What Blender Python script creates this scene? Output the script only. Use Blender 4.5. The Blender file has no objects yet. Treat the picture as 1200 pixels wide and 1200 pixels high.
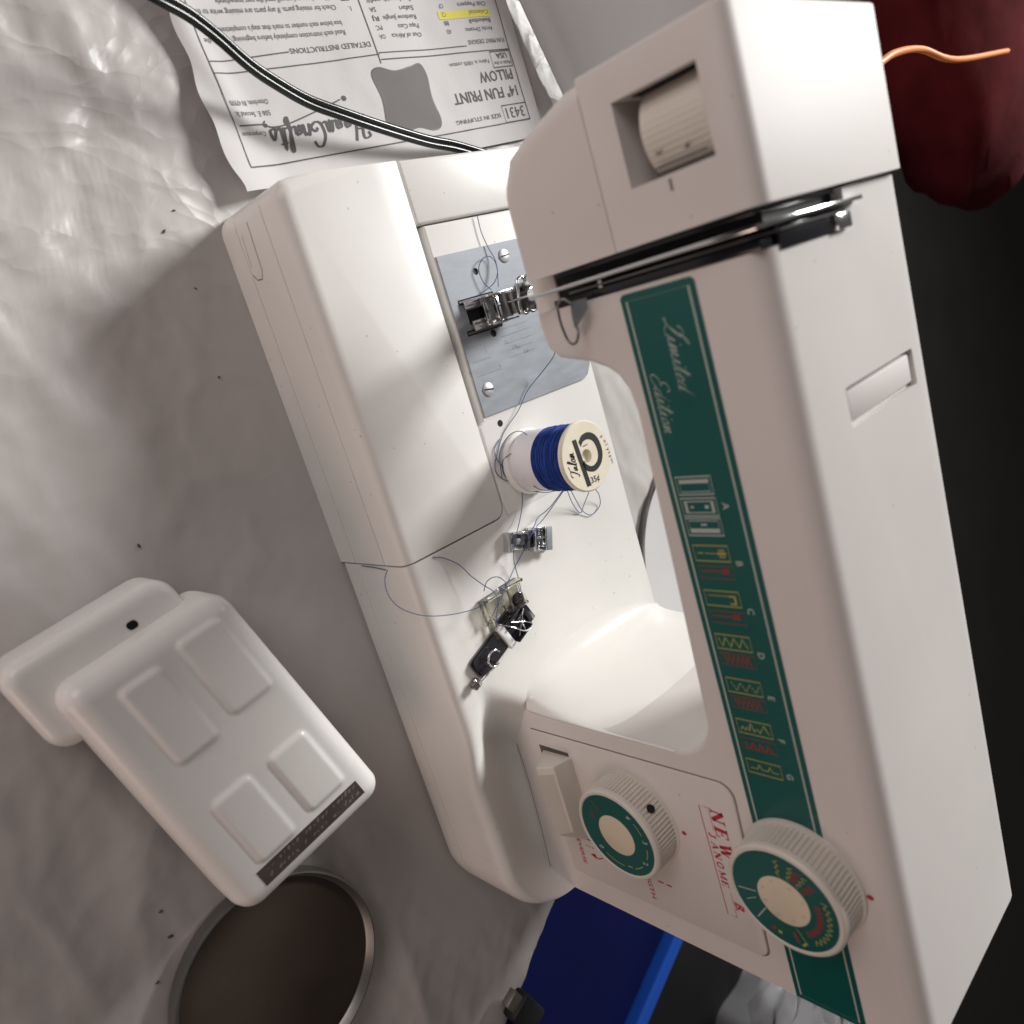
import bpy, bmesh, math, random
from mathutils import Vector, Matrix, noise
from math import sin, cos, pi, radians, sqrt
random.seed(7)
scene = bpy.context.scene
COL = scene.collection
S = 0.01      # everything below is written in centimetres

# ------------------------------------------------------------------ camera
cam = bpy.data.cameras.new('camera'); camo = bpy.data.objects.new('camera', cam); COL.objects.link(camo)
cam.sensor_width = 36; cam.sensor_fit = 'HORIZONTAL'; cam.lens = 27.97; cam.clip_start = 0.01; cam.clip_end = 50
RT = Vector((0.2840, 0.7018, 0.6534)); DN = Vector((0.9295, -0.3688, -0.0079)); FW = Vector((0.2354, 0.6095, -0.7570)); CP = Vector((7.4179, -17.6874, 36.4684))
M = Matrix.Identity(4)
for i in range(3):
    M[i][0] = RT[i]; M[i][1] = -DN[i]; M[i][2] = -FW[i]; M[i][3] = CP[i]*S
camo.matrix_world = M
scene.camera = camo
cam.dof.use_dof = True; cam.dof.focus_distance = 0.42; cam.dof.aperture_fstop = 9.0

# ------------------------------------------------------------------ light
world = bpy.data.worlds.new('World'); scene.world = world; world.use_nodes = True
bg = world.node_tree.nodes['Background']
bg.inputs[0].default_value = (1.0, 0.92, 0.87, 1); bg.inputs[1].default_value = 0.085

def area(name, loc, target, size, size_y, power, col, spread=180):
    l = bpy.data.lights.new(name, 'AREA'); l.shape = 'RECTANGLE'; l.size = size*S; l.size_y = size_y*S
    l.energy = power; l.color = col; l.spread = radians(spread)
    o = bpy.data.objects.new(name, l); COL.objects.link(o)
    o.location = Vector(loc)*S
    o.rotation_euler = (Vector(target)-Vector(loc)).to_track_quat('-Z', 'Y').to_euler()
    return o
area('window_light', (-62, 190, 128), (14, 5, 6), 64, 54, 66, (1.0, 0.99, 0.965))
area('room_fill', (-72, -62, 52), (6, 0, 10), 70, 55, 4.1, (1.0, 0.89, 0.86))  # added fill standing in for dim room light on the bed front
area('warm_fill', (55, -100, 16), (30, 4, 14), 50, 40, 1.8, (1.0, 0.72, 0.60))  # unseen warm fill, added to lift the front faces
scene.view_settings.view_transform = 'Standard'; scene.view_settings.look = 'None'
scene.view_settings.exposure = 0.08; scene.view_settings.gamma = 1
scene.render.engine = 'CYCLES'

# ------------------------------------------------------------------ materials
def mat(name, col, rough=0.5, metal=0.0, spec=0.5, coat=0.0, trans=0.0, ior=1.45, var=0.0, vscale=30.0, bump=0.0, bscale=80.0, specks=0.0, alpha=1.0, stretch=None):
    m = bpy.data.materials.new(name); m.use_nodes = True
    nt = m.node_tree; b = nt.nodes['Principled BSDF']
    b.inputs['Base Color'].default_value = (*col, 1); b.inputs['Roughness'].default_value = rough
    b.inputs['Metallic'].default_value = metal; b.inputs['Specular IOR Level'].default_value = spec
    b.inputs['Coat Weight'].default_value = coat; b.inputs['Coat Roughness'].default_value = 0.08
    b.inputs['Transmission Weight'].default_value = trans; b.inputs['IOR'].default_value = ior
    b.inputs['Alpha'].default_value = alpha
    tc = nt.nodes.new('ShaderNodeTexCoord')
    src = tc.outputs['Object']
    if stretch:
        mp = nt.nodes.new('ShaderNodeMapping'); mp.inputs['Scale'].default_value = stretch
        mp.inputs['Rotation'].default_value = (0, 0, radians(20))
        nt.links.new(src, mp.inputs['Vector']); src = mp.outputs['Vector']
    color = None
    if var > 0:
        n = nt.nodes.new('ShaderNodeTexNoise'); n.inputs['Scale'].default_value = vscale; n.inputs['Detail'].default_value = 6
        nt.links.new(src, n.inputs['Vector'])
        r = nt.nodes.new('ShaderNodeValToRGB')
        r.color_ramp.elements[0].position = 0.3; r.color_ramp.elements[1].position = 0.7
        r.color_ramp.elements[0].color = (*[c*(1-var) for c in col], 1)
        r.color_ramp.elements[1].color = (*[min(1, c*(1+var*0.4)) for c in col], 1)
        nt.links.new(n.outputs['Fac'], r.inputs['Fac']); color = r.outputs['Color']
        ro = nt.nodes.new('ShaderNodeMapRange'); ro.inputs['To Min'].default_value = max(0, rough-0.07); ro.inputs['To Max'].default_value = rough+0.1
        nt.links.new(n.outputs['Fac'], ro.inputs['Value']); nt.links.new(ro.outputs['Result'], b.inputs['Roughness'])
    if specks > 0:
        v = nt.nodes.new('ShaderNodeTexVoronoi'); v.inputs['Scale'].default_value = 300; v.inputs['Randomness'].default_value = 1
        nt.links.new(tc.outputs['Object'], v.inputs['Vector'])
        lt = nt.nodes.new('ShaderNodeMath'); lt.operation = 'LESS_THAN'; lt.inputs[1].default_value = 0.17
        nt.links.new(v.outputs['Distance'], lt.inputs[0])
        sep = nt.nodes.new('ShaderNodeSeparateColor'); nt.links.new(v.outputs['Color'], sep.inputs[0])
        gt = nt.nodes.new('ShaderNodeMath'); gt.operation = 'GREATER_THAN'; gt.inputs[1].default_value = 1-specks
        nt.links.new(sep.outputs[0], gt.inputs[0])
        mu = nt.nodes.new('ShaderNodeMath'); mu.operation = 'MULTIPLY'
        nt.links.new(lt.outputs[0], mu.inputs[0]); nt.links.new(gt.outputs[0], mu.inputs[1])
        m2 = nt.nodes.new('ShaderNodeMath'); m2.operation = 'MULTIPLY'; m2.inputs[1].default_value = 0.4
        nt.links.new(mu.outputs[0], m2.inputs[0])
        mx = nt.nodes.new('ShaderNodeMix'); mx.data_type = 'RGBA'
        mx.inputs[7].default_value = (0.25, 0.2, 0.15, 1)
        if color: nt.links.new(color, mx.inputs[6])
        else: mx.inputs[6].default_value = (*col, 1)
        nt.links.new(m2.outputs[0], mx.inputs[0]); color = mx.outputs[2]
    if color: nt.links.new(color, b.inputs['Base Color'])
    if bump > 0:
        n2 = nt.nodes.new('ShaderNodeTexNoise'); n2.inputs['Scale'].default_value = bscale; n2.inputs['Detail'].default_value = 8
        nt.links.new(src, n2.inputs['Vector'])
        bp = nt.nodes.new('ShaderNodeBump'); bp.inputs['Strength'].default_value = bump; bp.inputs['Distance'].default_value = 0.001
        nt.links.new(n2.outputs['Fac'], bp.inputs['Height']); nt.links.new(bp.outputs['Normal'], b.inputs['Normal'])
    return m

WHITE = mat('ivory_plastic', (0.80, 0.79, 0.76), 0.30, spec=0.4, var=0.06, vscale=18, bump=0.03, bscale=900, specks=0.035)
FACE = mat('arm_plastic', (0.71, 0.675, 0.655), 0.48, spec=0.2, var=0.06, vscale=9, bump=0.03, bscale=900, specks=0.012)
GLOSS = mat('glossy_ivory_plastic', (0.80, 0.79, 0.755), 0.14, var=0.02, vscale=14)
PEDAL = mat('pedal_plastic', (0.88, 0.87, 0.85), 0.26, var=0.03, vscale=14, bump=0.02, bscale=700)
DIALM = mat('dial_plastic', (0.70, 0.66, 0.60), 0.4, var=0.05, vscale=40)
CREAM = mat('cream_plastic', (0.72, 0.64, 0.49), 0.45, var=0.06, vscale=60)
SPOOLC = mat('spool_cream', (0.80, 0.74, 0.60), 0.4, var=0.05, vscale=120)
SPOOLW = mat('white_thread', (0.82, 0.80, 0.84), 0.7, bump=0.4, bscale=2500)
BLUE = mat('blue_thread', (0.015, 0.05, 0.28), 0.6, var=0.3, vscale=300, spec=0.3)
BTHR = mat('loose_blue_thread', (0.05, 0.08, 0.22), 0.6)
GREEN = mat('green_print', (0.008, 0.098, 0.088), 0.2, var=0.06, vscale=30)
PALEP = mat('pale_print', (0.45, 0.50, 0.46), 0.5)
YELP = mat('yellow_print', (0.42, 0.38, 0.08), 0.5)
REDP = mat('red_print', (0.30, 0.025, 0.03), 0.5)
REDT = mat('red_lettering', (0.50, 0.02, 0.05), 0.5)
INK = mat('black_ink', (0.02, 0.02, 0.025), 0.5)
GINK = mat('grey_ink', (0.09, 0.085, 0.09), 0.7)
PINK = mat('pillow_print', (0.17, 0.155, 0.155), 0.75, var=0.08, vscale=60)
HILITE = mat('yellow_marker', (0.75, 0.68, 0.12), 0.8)
PAPER = mat('printed_paper', (0.62, 0.605, 0.605), 0.75, var=0.03, vscale=10, bump=0.1, bscale=300)
CLOTH = mat('white_plastic_sheet', (0.52, 0.495, 0.48), 0.34, var=0.10, vscale=7, bump=0.12, bscale=160, spec=0.5)
SHEET = mat('white_lining', (0.62, 0.61, 0.61), 0.5, var=0.05, vscale=10)
STEEL = mat('brushed_steel', (0.30, 0.32, 0.35), 0.55, metal=0.35, spec=0.3, var=0.15, vscale=260, bump=0.03, bscale=900, stretch=(1, 0.3, 1))
CHROME = mat('chrome', (0.72, 0.73, 0.75), 0.14, metal=1.0)
SCREW = mat('screw_steel', (0.62, 0.63, 0.65), 0.4, metal=0.5)
DKMET = mat('dark_metal', (0.20, 0.195, 0.195), 0.28, metal=0.8)
BLACK = mat('black_plastic', (0.010, 0.010, 0.011), 0.5, spec=0.3)
BLACKG = mat('glossy_black_plastic', (0.015, 0.015, 0.02), 0.15)
GAP = mat('seam_shadow', (0.12, 0.10, 0.09), 0.8)  # dark tone that paints shade into gaps, the lever surround and undersides
SEAMM = mat('moulded_seam', (0.20, 0.17, 0.15), 0.7)
CABLE = mat('black_cable', (0.014, 0.016, 0.016), 0.22)
CLEAR = mat('clear_yellowed_plastic', (0.97, 0.96, 0.86), 0.06, trans=0.97, ior=1.45)
FILM = mat('clear_film', (0.75, 0.76, 0.78), 0.12, trans=0.75, ior=1.15, bump=0.6, bscale=60)
NAVY = mat('navy_plastic', (0.002, 0.005, 0.055), 0.6, spec=0.2, var=0.2, vscale=8)
BRIGHTB = mat('blue_plastic', (0.010, 0.075, 0.42), 0.4)
DARKF = mat('dark_floor', (0.018, 0.015, 0.013), 0.8, var=0.3, vscale=5)
WOOD = mat('brown_table_board', (0.09, 0.05, 0.03), 0.5, var=0.3, vscale=12)
TIN = mat('tin_rim', (0.22, 0.22, 0.21), 0.36, metal=0.75)
BROWNG = mat('dark_brown_mirror', (0.065, 0.048, 0.036), 0.25, var=0.5, vscale=9, spec=0.5)
LABELM = mat('label_brown', (0.085, 0.07, 0.065), 0.4, var=0.25, vscale=120)
LABELT = mat('label_grey_print', (0.20, 0.175, 0.165), 0.4)
MAROON = mat('maroon_cloth', (0.09, 0.010, 0.012), 1.0, spec=0.1, bump=0.5, bscale=60, var=0.4, vscale=20)
ORANGE = mat('orange_cord', (0.8, 0.25, 0.06), 0.5)
GREYC = mat('grey_connector', (0.16, 0.15, 0.13), 0.4, metal=0.4)
CRUMB = mat('dark_crumb', (0.07, 0.05, 0.04), 0.8)

def crinkle(m):
    nt = m.node_tree; b = nt.nodes['Principled BSDF']
    tc = nt.nodes.new('ShaderNodeTexCoord'); ns = nt.nodes.new('ShaderNodeTexNoise'); ns.inputs['Scale'].default_value = 9; ns.inputs['Detail'].default_value = 4
    nt.links.new(tc.outputs['Object'], ns.inputs['Vector'])
    ad = nt.nodes.new('ShaderNodeVectorMath'); ad.operation = 'MULTIPLY_ADD'; ad.inputs[1].default_value = (0.09, 0.09, 0.09)
    nt.links.new(ns.outputs['Color'], ad.inputs[0]); nt.links.new(tc.outputs['Object'], ad.inputs[2])
    hs = []
    for sc, w in ((13, 1.0), (29, 0.45), (70, 0.14)):
        v = nt.nodes.new('ShaderNodeTexVoronoi'); v.inputs['Scale'].default_value = sc; v.feature = 'F1'
        mp = nt.nodes.new('ShaderNodeMapping'); mp.inputs['Scale'].default_value = (1, 0.55, 1); mp.inputs['Rotation'].default_value = (0, 0, 0.6+sc)
        nt.links.new(ad.outputs[0], mp.inputs['Vector']); nt.links.new(mp.outputs['Vector'], v.inputs['Vector'])
        mu = nt.nodes.new('ShaderNodeMath'); mu.operation = 'MULTIPLY'; mu.inputs[1].default_value = w; nt.links.new(v.outputs['Distance'], mu.inputs[0]); hs.append(mu)
    a = nt.nodes.new('ShaderNodeMath'); nt.links.new(hs[0].outputs[0], a.inputs[0]); nt.links.new(hs[1].outputs[0], a.inputs[1])
    c = nt.nodes.new('ShaderNodeMath'); nt.links.new(a.outputs[0], c.inputs[0]); nt.links.new(hs[2].outputs[0], c.inputs[1])
    sp = nt.nodes.new('ShaderNodeSeparateXYZ'); nt.links.new(tc.outputs['Object'], sp.inputs[0])
    mr = nt.nodes.new('ShaderNodeMapRange'); mr.inputs['From Min'].default_value = 0.07; mr.inputs['From Max'].default_value = -0.02
    mr.inputs['To Min'].default_value = 0.10; mr.inputs['To Max'].default_value = 0.42; nt.links.new(sp.outputs['X'], mr.inputs['Value'])
    bp = nt.nodes.new('ShaderNodeBump'); bp.inputs['Distance'].default_value = 0.018
    nt.links.new(mr.outputs['Result'], bp.inputs['Strength']); nt.links.new(c.outputs[0], bp.inputs['Height']); nt.links.new(bp.outputs['Normal'], b.inputs['Normal'])
crinkle(CLOTH)

# ------------------------------------------------------------------ helpers
ORI = {}
def thing(name, label, cat, loc=(0, 0, 0), group=None, kind=None):
    o = bpy.data.objects.new(name, None); COL.objects.link(o); o.empty_display_size = 0.01
    o.location = Vector(loc)*S; o['label'] = label; o['category'] = cat
    if group: o['group'] = group
    if kind: o['kind'] = kind
    ORI[o.name] = Vector(loc)
    return o
def tag(o, label=None, cat=None, group=None, kind=None):
    if label: o['label'] = label
    if cat: o['category'] = cat
    if group: o['group'] = group
    if kind: o['kind'] = kind
    return o
def finish(name, me, m, parent, smooth=30, origin=None):
    """mesh in cm world coordinates -> object in metres under parent"""
    org = ORI[parent.name] if parent is not None else Vector(origin or (0, 0, 0))
    for v in me.vertices: v.co = (v.co-org)*S
    me.name = name
    if isinstance(m, (list, tuple)):
        for x in m: me.materials.append(x)
    else: me.materials.append(m)
    if smooth is not None:
        for p in me.polygons: p.use_smooth = True
        if smooth < 180: me.set_sharp_from_angle(angle=radians(smooth))
    o = bpy.data.objects.new(name, me); COL.objects.link(o)
    if parent is not None:
        o.parent = parent; ORI[o.name] = org
    else:
        o.location = org*S; ORI[o.name] = org
    return o
def from_data(name, vs, fs, m, parent, smooth=30, origin=None, mi=None):
    me = bpy.data.meshes.new(name); me.from_pydata([tuple(v) for v in vs], [], fs)
    if mi: me.polygons.foreach_set('material_index', mi)
    me.update()
    return finish(name, me, m, parent, smooth, origin)
def from_bm(name, bm, m, parent, smooth=30, origin=None):
    bmesh.ops.recalc_face_normals(bm, faces=bm.faces[:])
    me = bpy.data.meshes.new(name); bm.to_mesh(me); bm.free()
    return finish(name, me, m, parent, smooth, origin)
def prism_bm(outline, axis, lo, hi, bevels=()):
    """extrude a 2D outline. axis 'y': outline is (x,z); axis 'z': outline is (x,y); axis 'x': outline is (y,z)"""
    def P(a, b, h):
        return {'y': (a, h, b), 'z': (a, b, h), 'x': (h, a, b)}[axis]
    bm = bmesh.new()
    A = [bm.verts.new(P(a, b, lo)) for a, b in outline]; B = [bm.verts.new(P(a, b, hi)) for a, b in outline]
    bm.faces.new(A); bm.faces.new(B[::-1]); n = len(A)
    for i in range(n): bm.faces.new((A[i], B[i], B[(i+1) % n], A[(i+1) % n]))
    bmesh.ops.recalc_face_normals(bm, faces=bm.faces[:])
    for pred, w, seg in bevels:
        es = [e for e in bm.edges if pred((e.verts[0].co+e.verts[1].co)/2, e)]
        if es: bmesh.ops.bevel(bm, geom=es, offset=w, segments=seg, profile=0.5, affect='EDGES', clamp_overlap=True)
    return bm
def bevel_sharp(bm, w, seg=3, ang=35):
    es = [e for e in bm.edges if len(e.link_faces) == 2 and e.calc_face_angle(0) > radians(ang)]
    if es: bmesh.ops.bevel(bm, geom=es, offset=w, segments=seg, profile=0.5, affect='EDGES', clamp_overlap=True)
    return bm
def box_bm(x0, x1, y0, y1, z0, z1, bev=0.0, seg=2, bm=None):
    b = prism_bm([(x0, y0), (x1, y0), (x1, y1), (x0, y1)], 'z', z0, z1)
    if bev: bevel_sharp(b, bev, seg)
    return b
def join_bm(bms):
    out = bmesh.new()
    for b in bms:
        me = bpy.data.meshes.new('tmp'); b.to_mesh(me); b.free(); out.from_mesh(me); bpy.data.meshes.remove(me)
    return out
def boolean(name, base, cutters, m, parent, smooth=30, bev=0.0):
    def tmp(bm):
        bmesh.ops.recalc_face_normals(bm, faces=bm.faces[:])
        me = bpy.data.meshes.new('tmp'); bm.to_mesh(me); bm.free()
        o = bpy.data.objects.new('tmp', me); COL.objects.link(o); return o
    b = tmp(base); cs = []
    for c in cutters:
        co = tmp(c); cs.append(co)
        md = b.modifiers.new('b', 'BOOLEAN'); md.operation = 'DIFFERENCE'; md.object = co; md.solver = 'EXACT'
    dg = bpy.context.evaluated_depsgraph_get(); dg.update()
    me = bpy.data.meshes.new_from_object(b.evaluated_get(dg))
    for o in [b]+cs:
        d = o.data; bpy.data.objects.remove(o); bpy.data.meshes.remove(d)
    me.materials.clear()
    for p in me.polygons: p.material_index = 0
    return finish(name, me, m, parent, smooth)
def catmull(pts, n=8, closed=False):
    P = [Vector(p) for p in pts]; out = []
    N = len(P)
    for i in range(N if closed else N-1):
        p0 = P[(i-1) % N] if closed or i > 0 else P[0]*2-P[1]
        p1 = P[i]; p2 = P[(i+1) % N]
        p3 = P[(i+2) % N] if closed or i+2 < N else P[-1]*2-P[-2]
        for k in range(n):
            t = k/n
            out.append(0.5*((2*p1)+(p2-p0)*t+(2*p0-5*p1+4*p2-p3)*t*t+(3*p1-p0-3*p2+p3)*t**3))
    if not closed: out.append(P[-1])
    return out
def tube_data(pts, r, seg=8, closed=False, off=0):
    P = [Vector(p) for p in pts]; N = len(P); vs = []; fs = []
    up = Vector((0, 0, 1)); prev = None
    for i, p in enumerate(P):
        a = P[(i-1) % N] if closed or i > 0 else p; b = P[(i+1) % N] if closed or i < N-1 else p
        t = (b-a).normalized() if (b-a).length > 1e-9 else Vector((1, 0, 0))
        if prev is None:
            u = t.cross(up)
            if u.length < 0.1: u = t.cross(Vector((1, 0, 0)))
            u.normalize()
        else:
            u = (prev-t*prev.dot(t))
            u = u.normalized() if u.length > 1e-6 else t.orthogonal().normalized()
        prev = u; w = t.cross(u)
        rr = r(i/(N-1)) if callable(r) else r
        for k in range(seg):
            a2 = 2*pi*k/seg; vs.append(p+u*cos(a2)*rr+w*sin(a2)*rr)
    for i in range(N if closed else N-1):
        j = (i+1) % N
        for k in range(seg):
            k2 = (k+1) % seg; fs.append((off+i*seg+k, off+i*seg+k2, off+j*seg+k2, off+j*seg+k))
    if not closed:
        fs.append(tuple(off+k for k in range(seg))[::-1]); fs.append(tuple(off+(N-1)*seg+k for k in range(seg)))
    return vs, fs
def tubes(name, paths, r, m, parent, seg=8, closed=False, origin=None):
    V = []; F = []
    for p in paths:
        v, f = tube_data(p, r, seg, closed, len(V)); V += v; F += f
    return from_data(name, V, F, m, parent, 60, origin)
def lathe_data(prof, c, axis, seg=64, off=0, rfun=None):
    """prof: list of (r,h); axis unit vector; c base point"""
    ax = Vector(axis).normalized(); u = ax.orthogonal().normalized()
    if abs(ax.y) > 0.9: u = Vector((1, 0, 0))
    if abs(ax.z) > 0.9: u = Vector((1, 0, 0))
    w = ax.cross(u); c = Vector(c); vs = []; fs = []
    for j, (r, h) in enumerate(prof):
        for k in range(seg):
            a = 2*pi*k/seg
            rr = rfun(j, k, r) if rfun else r
            vs.append(c+ax*h+u*cos(a)*rr+w*sin(a)*rr)
    for j in range(len(prof)-1):
        for k in range(seg):
            k2 = (k+1) % seg; fs.append((off+j*seg+k, off+j*seg+k2, off+(j+1)*seg+k2, off+(j+1)*seg+k))
    fs.append(tuple(off+k for k in range(seg))[::-1]); fs.append(tuple(off+(len(prof)-1)*seg+k for k in range(seg)))
    return vs, fs
def lathe(name, prof, c, axis, m, parent, seg=64, smooth=35, rfun=None, origin=None):
    v, f = lathe_data(prof, c, axis, seg, 0, rfun)
    return from_data(name, v, f, m, parent, smooth, origin)
def rrect(x0, x1, y0, y1, r, n=5):
    out = []
    for cx, cy, a0 in ((x1-r, y0+r, -90), (x1-r, y1-r, 0), (x0+r, y1-r, 90), (x0+r, y0+r, 180)):
        for k in range(n+1):
            a = radians(a0+90*k/n); out.append((cx+r*cos(a), cy+r*sin(a)))
    return out

class Print:
    """flat printing laid on a plane: o origin, u reading direction, v up direction (cm)"""
    def __init__(s, o, u, v, lift=0.012):
        s.o = Vector(o); s.u = Vector(u).normalized(); s.v = Vector(v).normalized(); s.n = s.u.cross(s.v).normalized(); s.lift = lift
        s.V = []; s.F = []; s.fn = None
    def P(s, x, y, h=0):
        p = s.o+s.u*x+s.v*y+s.n*(s.lift+h)
        return s.fn(p) if s.fn else p
    def poly(s, pts, h=0):
        o = len(s.V); s.V += [s.P(x, y, h) for x, y in pts]; s.F.append(tuple(range(o, o+len(pts))))
    def stroke(s, pts, w, closed=False, h=0, wf=None):
        P = [Vector((p[0], p[1])) for p in pts]; N = len(P); o = len(s.V)
        for i, p in enumerate(P):
            a = P[(i-1) % N] if closed or i > 0 else p; b = P[(i+1) % N] if closed or i < N-1 else p
            t = b-a; t = t.normalized() if t.length > 1e-9 else Vector((1, 0)); nn = Vector((-t.y, t.x))
            if 0 < i < N-1 or closed:
                t1 = (p-a); t2 = (b-p)
                if t1.length > 1e-9 and t2.length > 1e-9:
                    c = max(0.45, cos(t1.angle(t2)/2)); nn = nn/c
            ww = w*(wf(t) if wf else 1)
            s.V.append(s.P(*(p+nn*ww/2), h)); s.V.append(s.P(*(p-nn*ww/2), h))
        for i in range(N if closed else N-1):
            j = (i+1) % N; s.F.append((o+2*i, o+2*i+1, o+2*j+1, o+2*j))
    def rect(s, x0, y0, x1, y1, w): s.stroke([(x0, y0), (x1, y0), (x1, y1), (x0, y1)], w, True)
    def text(s, t, x, y, size, fit=None, shear=0, bold=0.0, h=0, rot=0, align='LEFT'):
        cu = bpy.data.curves.new('t', 'FONT'); cu.body = t; cu.size = 1.0; cu.shear = shear; cu.offset = bold; cu.resolution_u = 2; cu.fill_mode = 'FRONT'
        ob = bpy.data.objects.new('t', cu); COL.objects.link(ob)
        dg = bpy.context.evaluated_depsgraph_get(); dg.update()
        me = bpy.data.meshes.new_from_object(ob.evaluated_get(dg))
        if len(me.vertices):
            xs = [v.co.x for v in me.vertices]; mn = min(xs); wid = max(xs)-mn
            cap = size/0.72; sx = (fit/wid) if fit else cap
            ox = 0 if align == 'LEFT' else -wid*sx/2
            o = len(s.V); cr, sr = cos(rot), sin(rot)
            for v in me.vertices:
                a = (v.co.x-mn)*sx+ox; b = v.co.y*cap
                s.V.append(s.P(x+a*cr-b*sr, y+a*sr+b*cr, h))
            for p in me.polygons: s.F.append(tuple(o+i for i in p.vertices))
        bpy.data.objects.remove(ob); bpy.data.curves.remove(cu); bpy.data.meshes.remove(me)
    def build(s, name, m, parent, label=None):
        ob = from_data(name, s.V, s.F, m, parent, None)
        if label: ob['label'] = label
        return ob

CUR = {
 'i': ([[(0,0),(.25,1),(.3,.1),(.6,.15)], [(.38,1.5),(.44,1.62)]], .6),
 'm': ([[(0,0),(.2,1),(.25,0),(.5,1),(.6,0),(.85,1),(.9,.1),(1.2,.15)]], 1.2),
 't': ([[(0,0),(.3,2),(.3,.1),(.6,.15)], [(0,1.4),(.6,1.5)]], .6),
 'e': ([[(0,.3),(.5,.7),(.35,1),(.1,.6),(.2,.05),(.65,.2)]], .65),
 'd': ([[(.5,.95),(.15,.8),(.1,.1),(.5,.3),(.75,2.1),(.6,.1),(.9,.15)]], .9),
 'o': ([[(.3,1),(.05,.5),(.3,0),(.55,.5),(.3,1),(.7,.9)]], .7),
 'n': ([[(0,0),(.2,1),(.25,0),(.5,1),(.6,.1),(.9,.15)]], .9),
 'a': ([[(.5,.9),(.1,.7),(.15,.05),(.5,.8),(.5,.1),(.8,.15)]], .8),
 'l': ([[(0,0),(.5,1.8),(.3,2.1),(.2,.1),(.5,.1)]], .5),
 'r': ([[(0,0),(.15,1),(.3,.85),(.5,.95),(.5,.1),(.75,.15)]], .7),
 'f': ([[(0,0),(.5,1.9),(.3,2.1),(.1,-.7),(.35,-.5),(.2,0),(.6,.15)]], .6),
 's': ([[(0,0),(.4,1),(.55,.2),(.2,0),(.1,.2)]], .7),
 'L': ([[(.15,1.7),(.2,2.2),(.75,2.3),(.9,1.6),(.5,.6),(.05,.1),(-.05,.35),(.4,.3),(.9,-.05),(1.5,-.1)], [(.62,1.9),(1.05,2.4),(1.25,2.75),(.95,2.6),(.7,1.4),(.45,.5)]], 1.25),
 'E': ([[(1.1,1.9),(.8,2.3),(.35,2.0),(.45,1.35),(.8,1.2),(.3,1.1),(.0,.5),(.35,-.05),(.9,.15),(1.1,.5)]], 1.2),
 'H': ([[(.1,1.6),(.0,2.0),(.4,2.2),(.6,1.9),(.35,.4),(.05,-.1)], [(1.35,2.3),(1.1,1.2),(.95,.1),(1.3,.05)], [(.2,1.0),(.7,1.2),(1.2,1.1)]], 1.45),
 'C': ([[(1.1,1.7),(.95,2.2),(.5,2.2),(.05,1.3),(.15,.2),(.6,-.05),(1.05,.4),(.75,.8),(.5,.5)]], 1.15),
 'T': ([[(-.2,1.7),(.1,2.1),(.9,2.0),(1.5,2.3)], [(.8,2.05),(.6,.8),(.3,-.05),(.0,.15)]], 1.0),
}
def cursive(pr, s, x, y, h, w, shear=0.35, sx=1.0):
    wf = lambda t: 0.55+0.75*abs(t.y)
    for ch in s:
        st, adv = CUR[ch]
        for p in st:
            q = [((x+(a+shear*b)*h*sx), y+b*h) for a, b in p]
            pr.stroke([(v.x, v.y) for v in catmull([(a, b, 0) for a, b in q], 6)], w, wf=wf)
        x += adv*h*sx
    return x
SLAB = {  # strokes: (points, relative width)
 'N': [([(.12,0),(.12,1)], .10), ([(.12,1),(.8,0)], .26), ([(.8,0),(.8,1)], .10), ([(-.05,.03),(.3,.03)], .07), ([(-.05,.97),(.3,.97)], .07), ([(.62,.97),(.98,.97)], .07)],
 'E': [([(.2,0),(.2,1)], .24), ([(0,.03),(.75,.03)], .07), ([(0,.97),(.75,.97)], .07), ([(.2,.52),(.55,.52)], .07), ([(.72,.03),(.76,.28)], .08), ([(.72,.97),(.72,.75)], .08), ([(.55,.4),(.55,.65)], .06)],
 'W': [([(.1,1),(.36,0)], .22), ([(.36,0),(.55,.95)], .09), ([(.5,1),(.78,0)], .22), ([(.78,0),(1.0,1)], .09), ([(-.08,.97),(.3,.97)], .07), ([(.85,.97),(1.12,.97)], .07)],
 'J': [([(.45,1),(.45,.2),(.3,.02),(.1,.1)], .2), ([(.2,.97),(.7,.97)], .08)],
 'A': [([(.1,0),(.45,1)], .09), ([(.45,1),(.8,0)], .22), ([(.22,.33),(.66,.33)], .07), ([(-.05,.03),(.25,.03)], .08), ([(.6,.03),(.98,.03)], .08)],
 'O': [([(.1,.5),(.2,.12),(.42,0)], .16), ([(.42,0),(.68,.12),(.78,.5)], .16), ([(.78,.5),(.68,.88),(.42,1)], .16), ([(.42,1),(.2,.88),(.1,.5)], .16)],
 'M': [([(.12,0),(.12,1)], .09), ([(.12,1),(.5,.1)], .22), ([(.5,.1),(.9,1)], .08), ([(.9,0),(.9,1)], .22), ([(-.05,.03),(.28,.03)], .07), ([(.72,.03),(1.06,.03)], .07), ([(-.05,.97),(.2,.97)], .07), ([(.85,.97),(1.06,.97)], .07)],
}
def slab(pr, s, x0, y, h, x1, shear=0.15):
    n = len(s); step = (x1-x0)/n; sx = step*0.80
    for k, ch in enumerate(s):
        for pts, w in SLAB[ch]:
            pr.stroke([(x0+k*step+a*sx+shear*b*h, y+b*h) for a, b in pts], w*h*1.25)

def wnoise(p, sc, oct=4):
    return noise.fractal(Vector(p)*sc, 1.0, 2.0, oct, noise_basis='PERLIN_ORIGINAL')
def sstep(a, b, x):
    t = min(1, max(0, (x-a)/(b-a))); return t*t*(3-2*t)

# ================================================================== SETTING
# dark floor far below the table
from_data('floor', [(-1500,-1500,-75),(1500,-1500,-75),(1500,1500,-75),(-1500,1500,-75)], [(0,1,2,3)], DARKF, None, None)['kind'] = 'structure'
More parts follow.
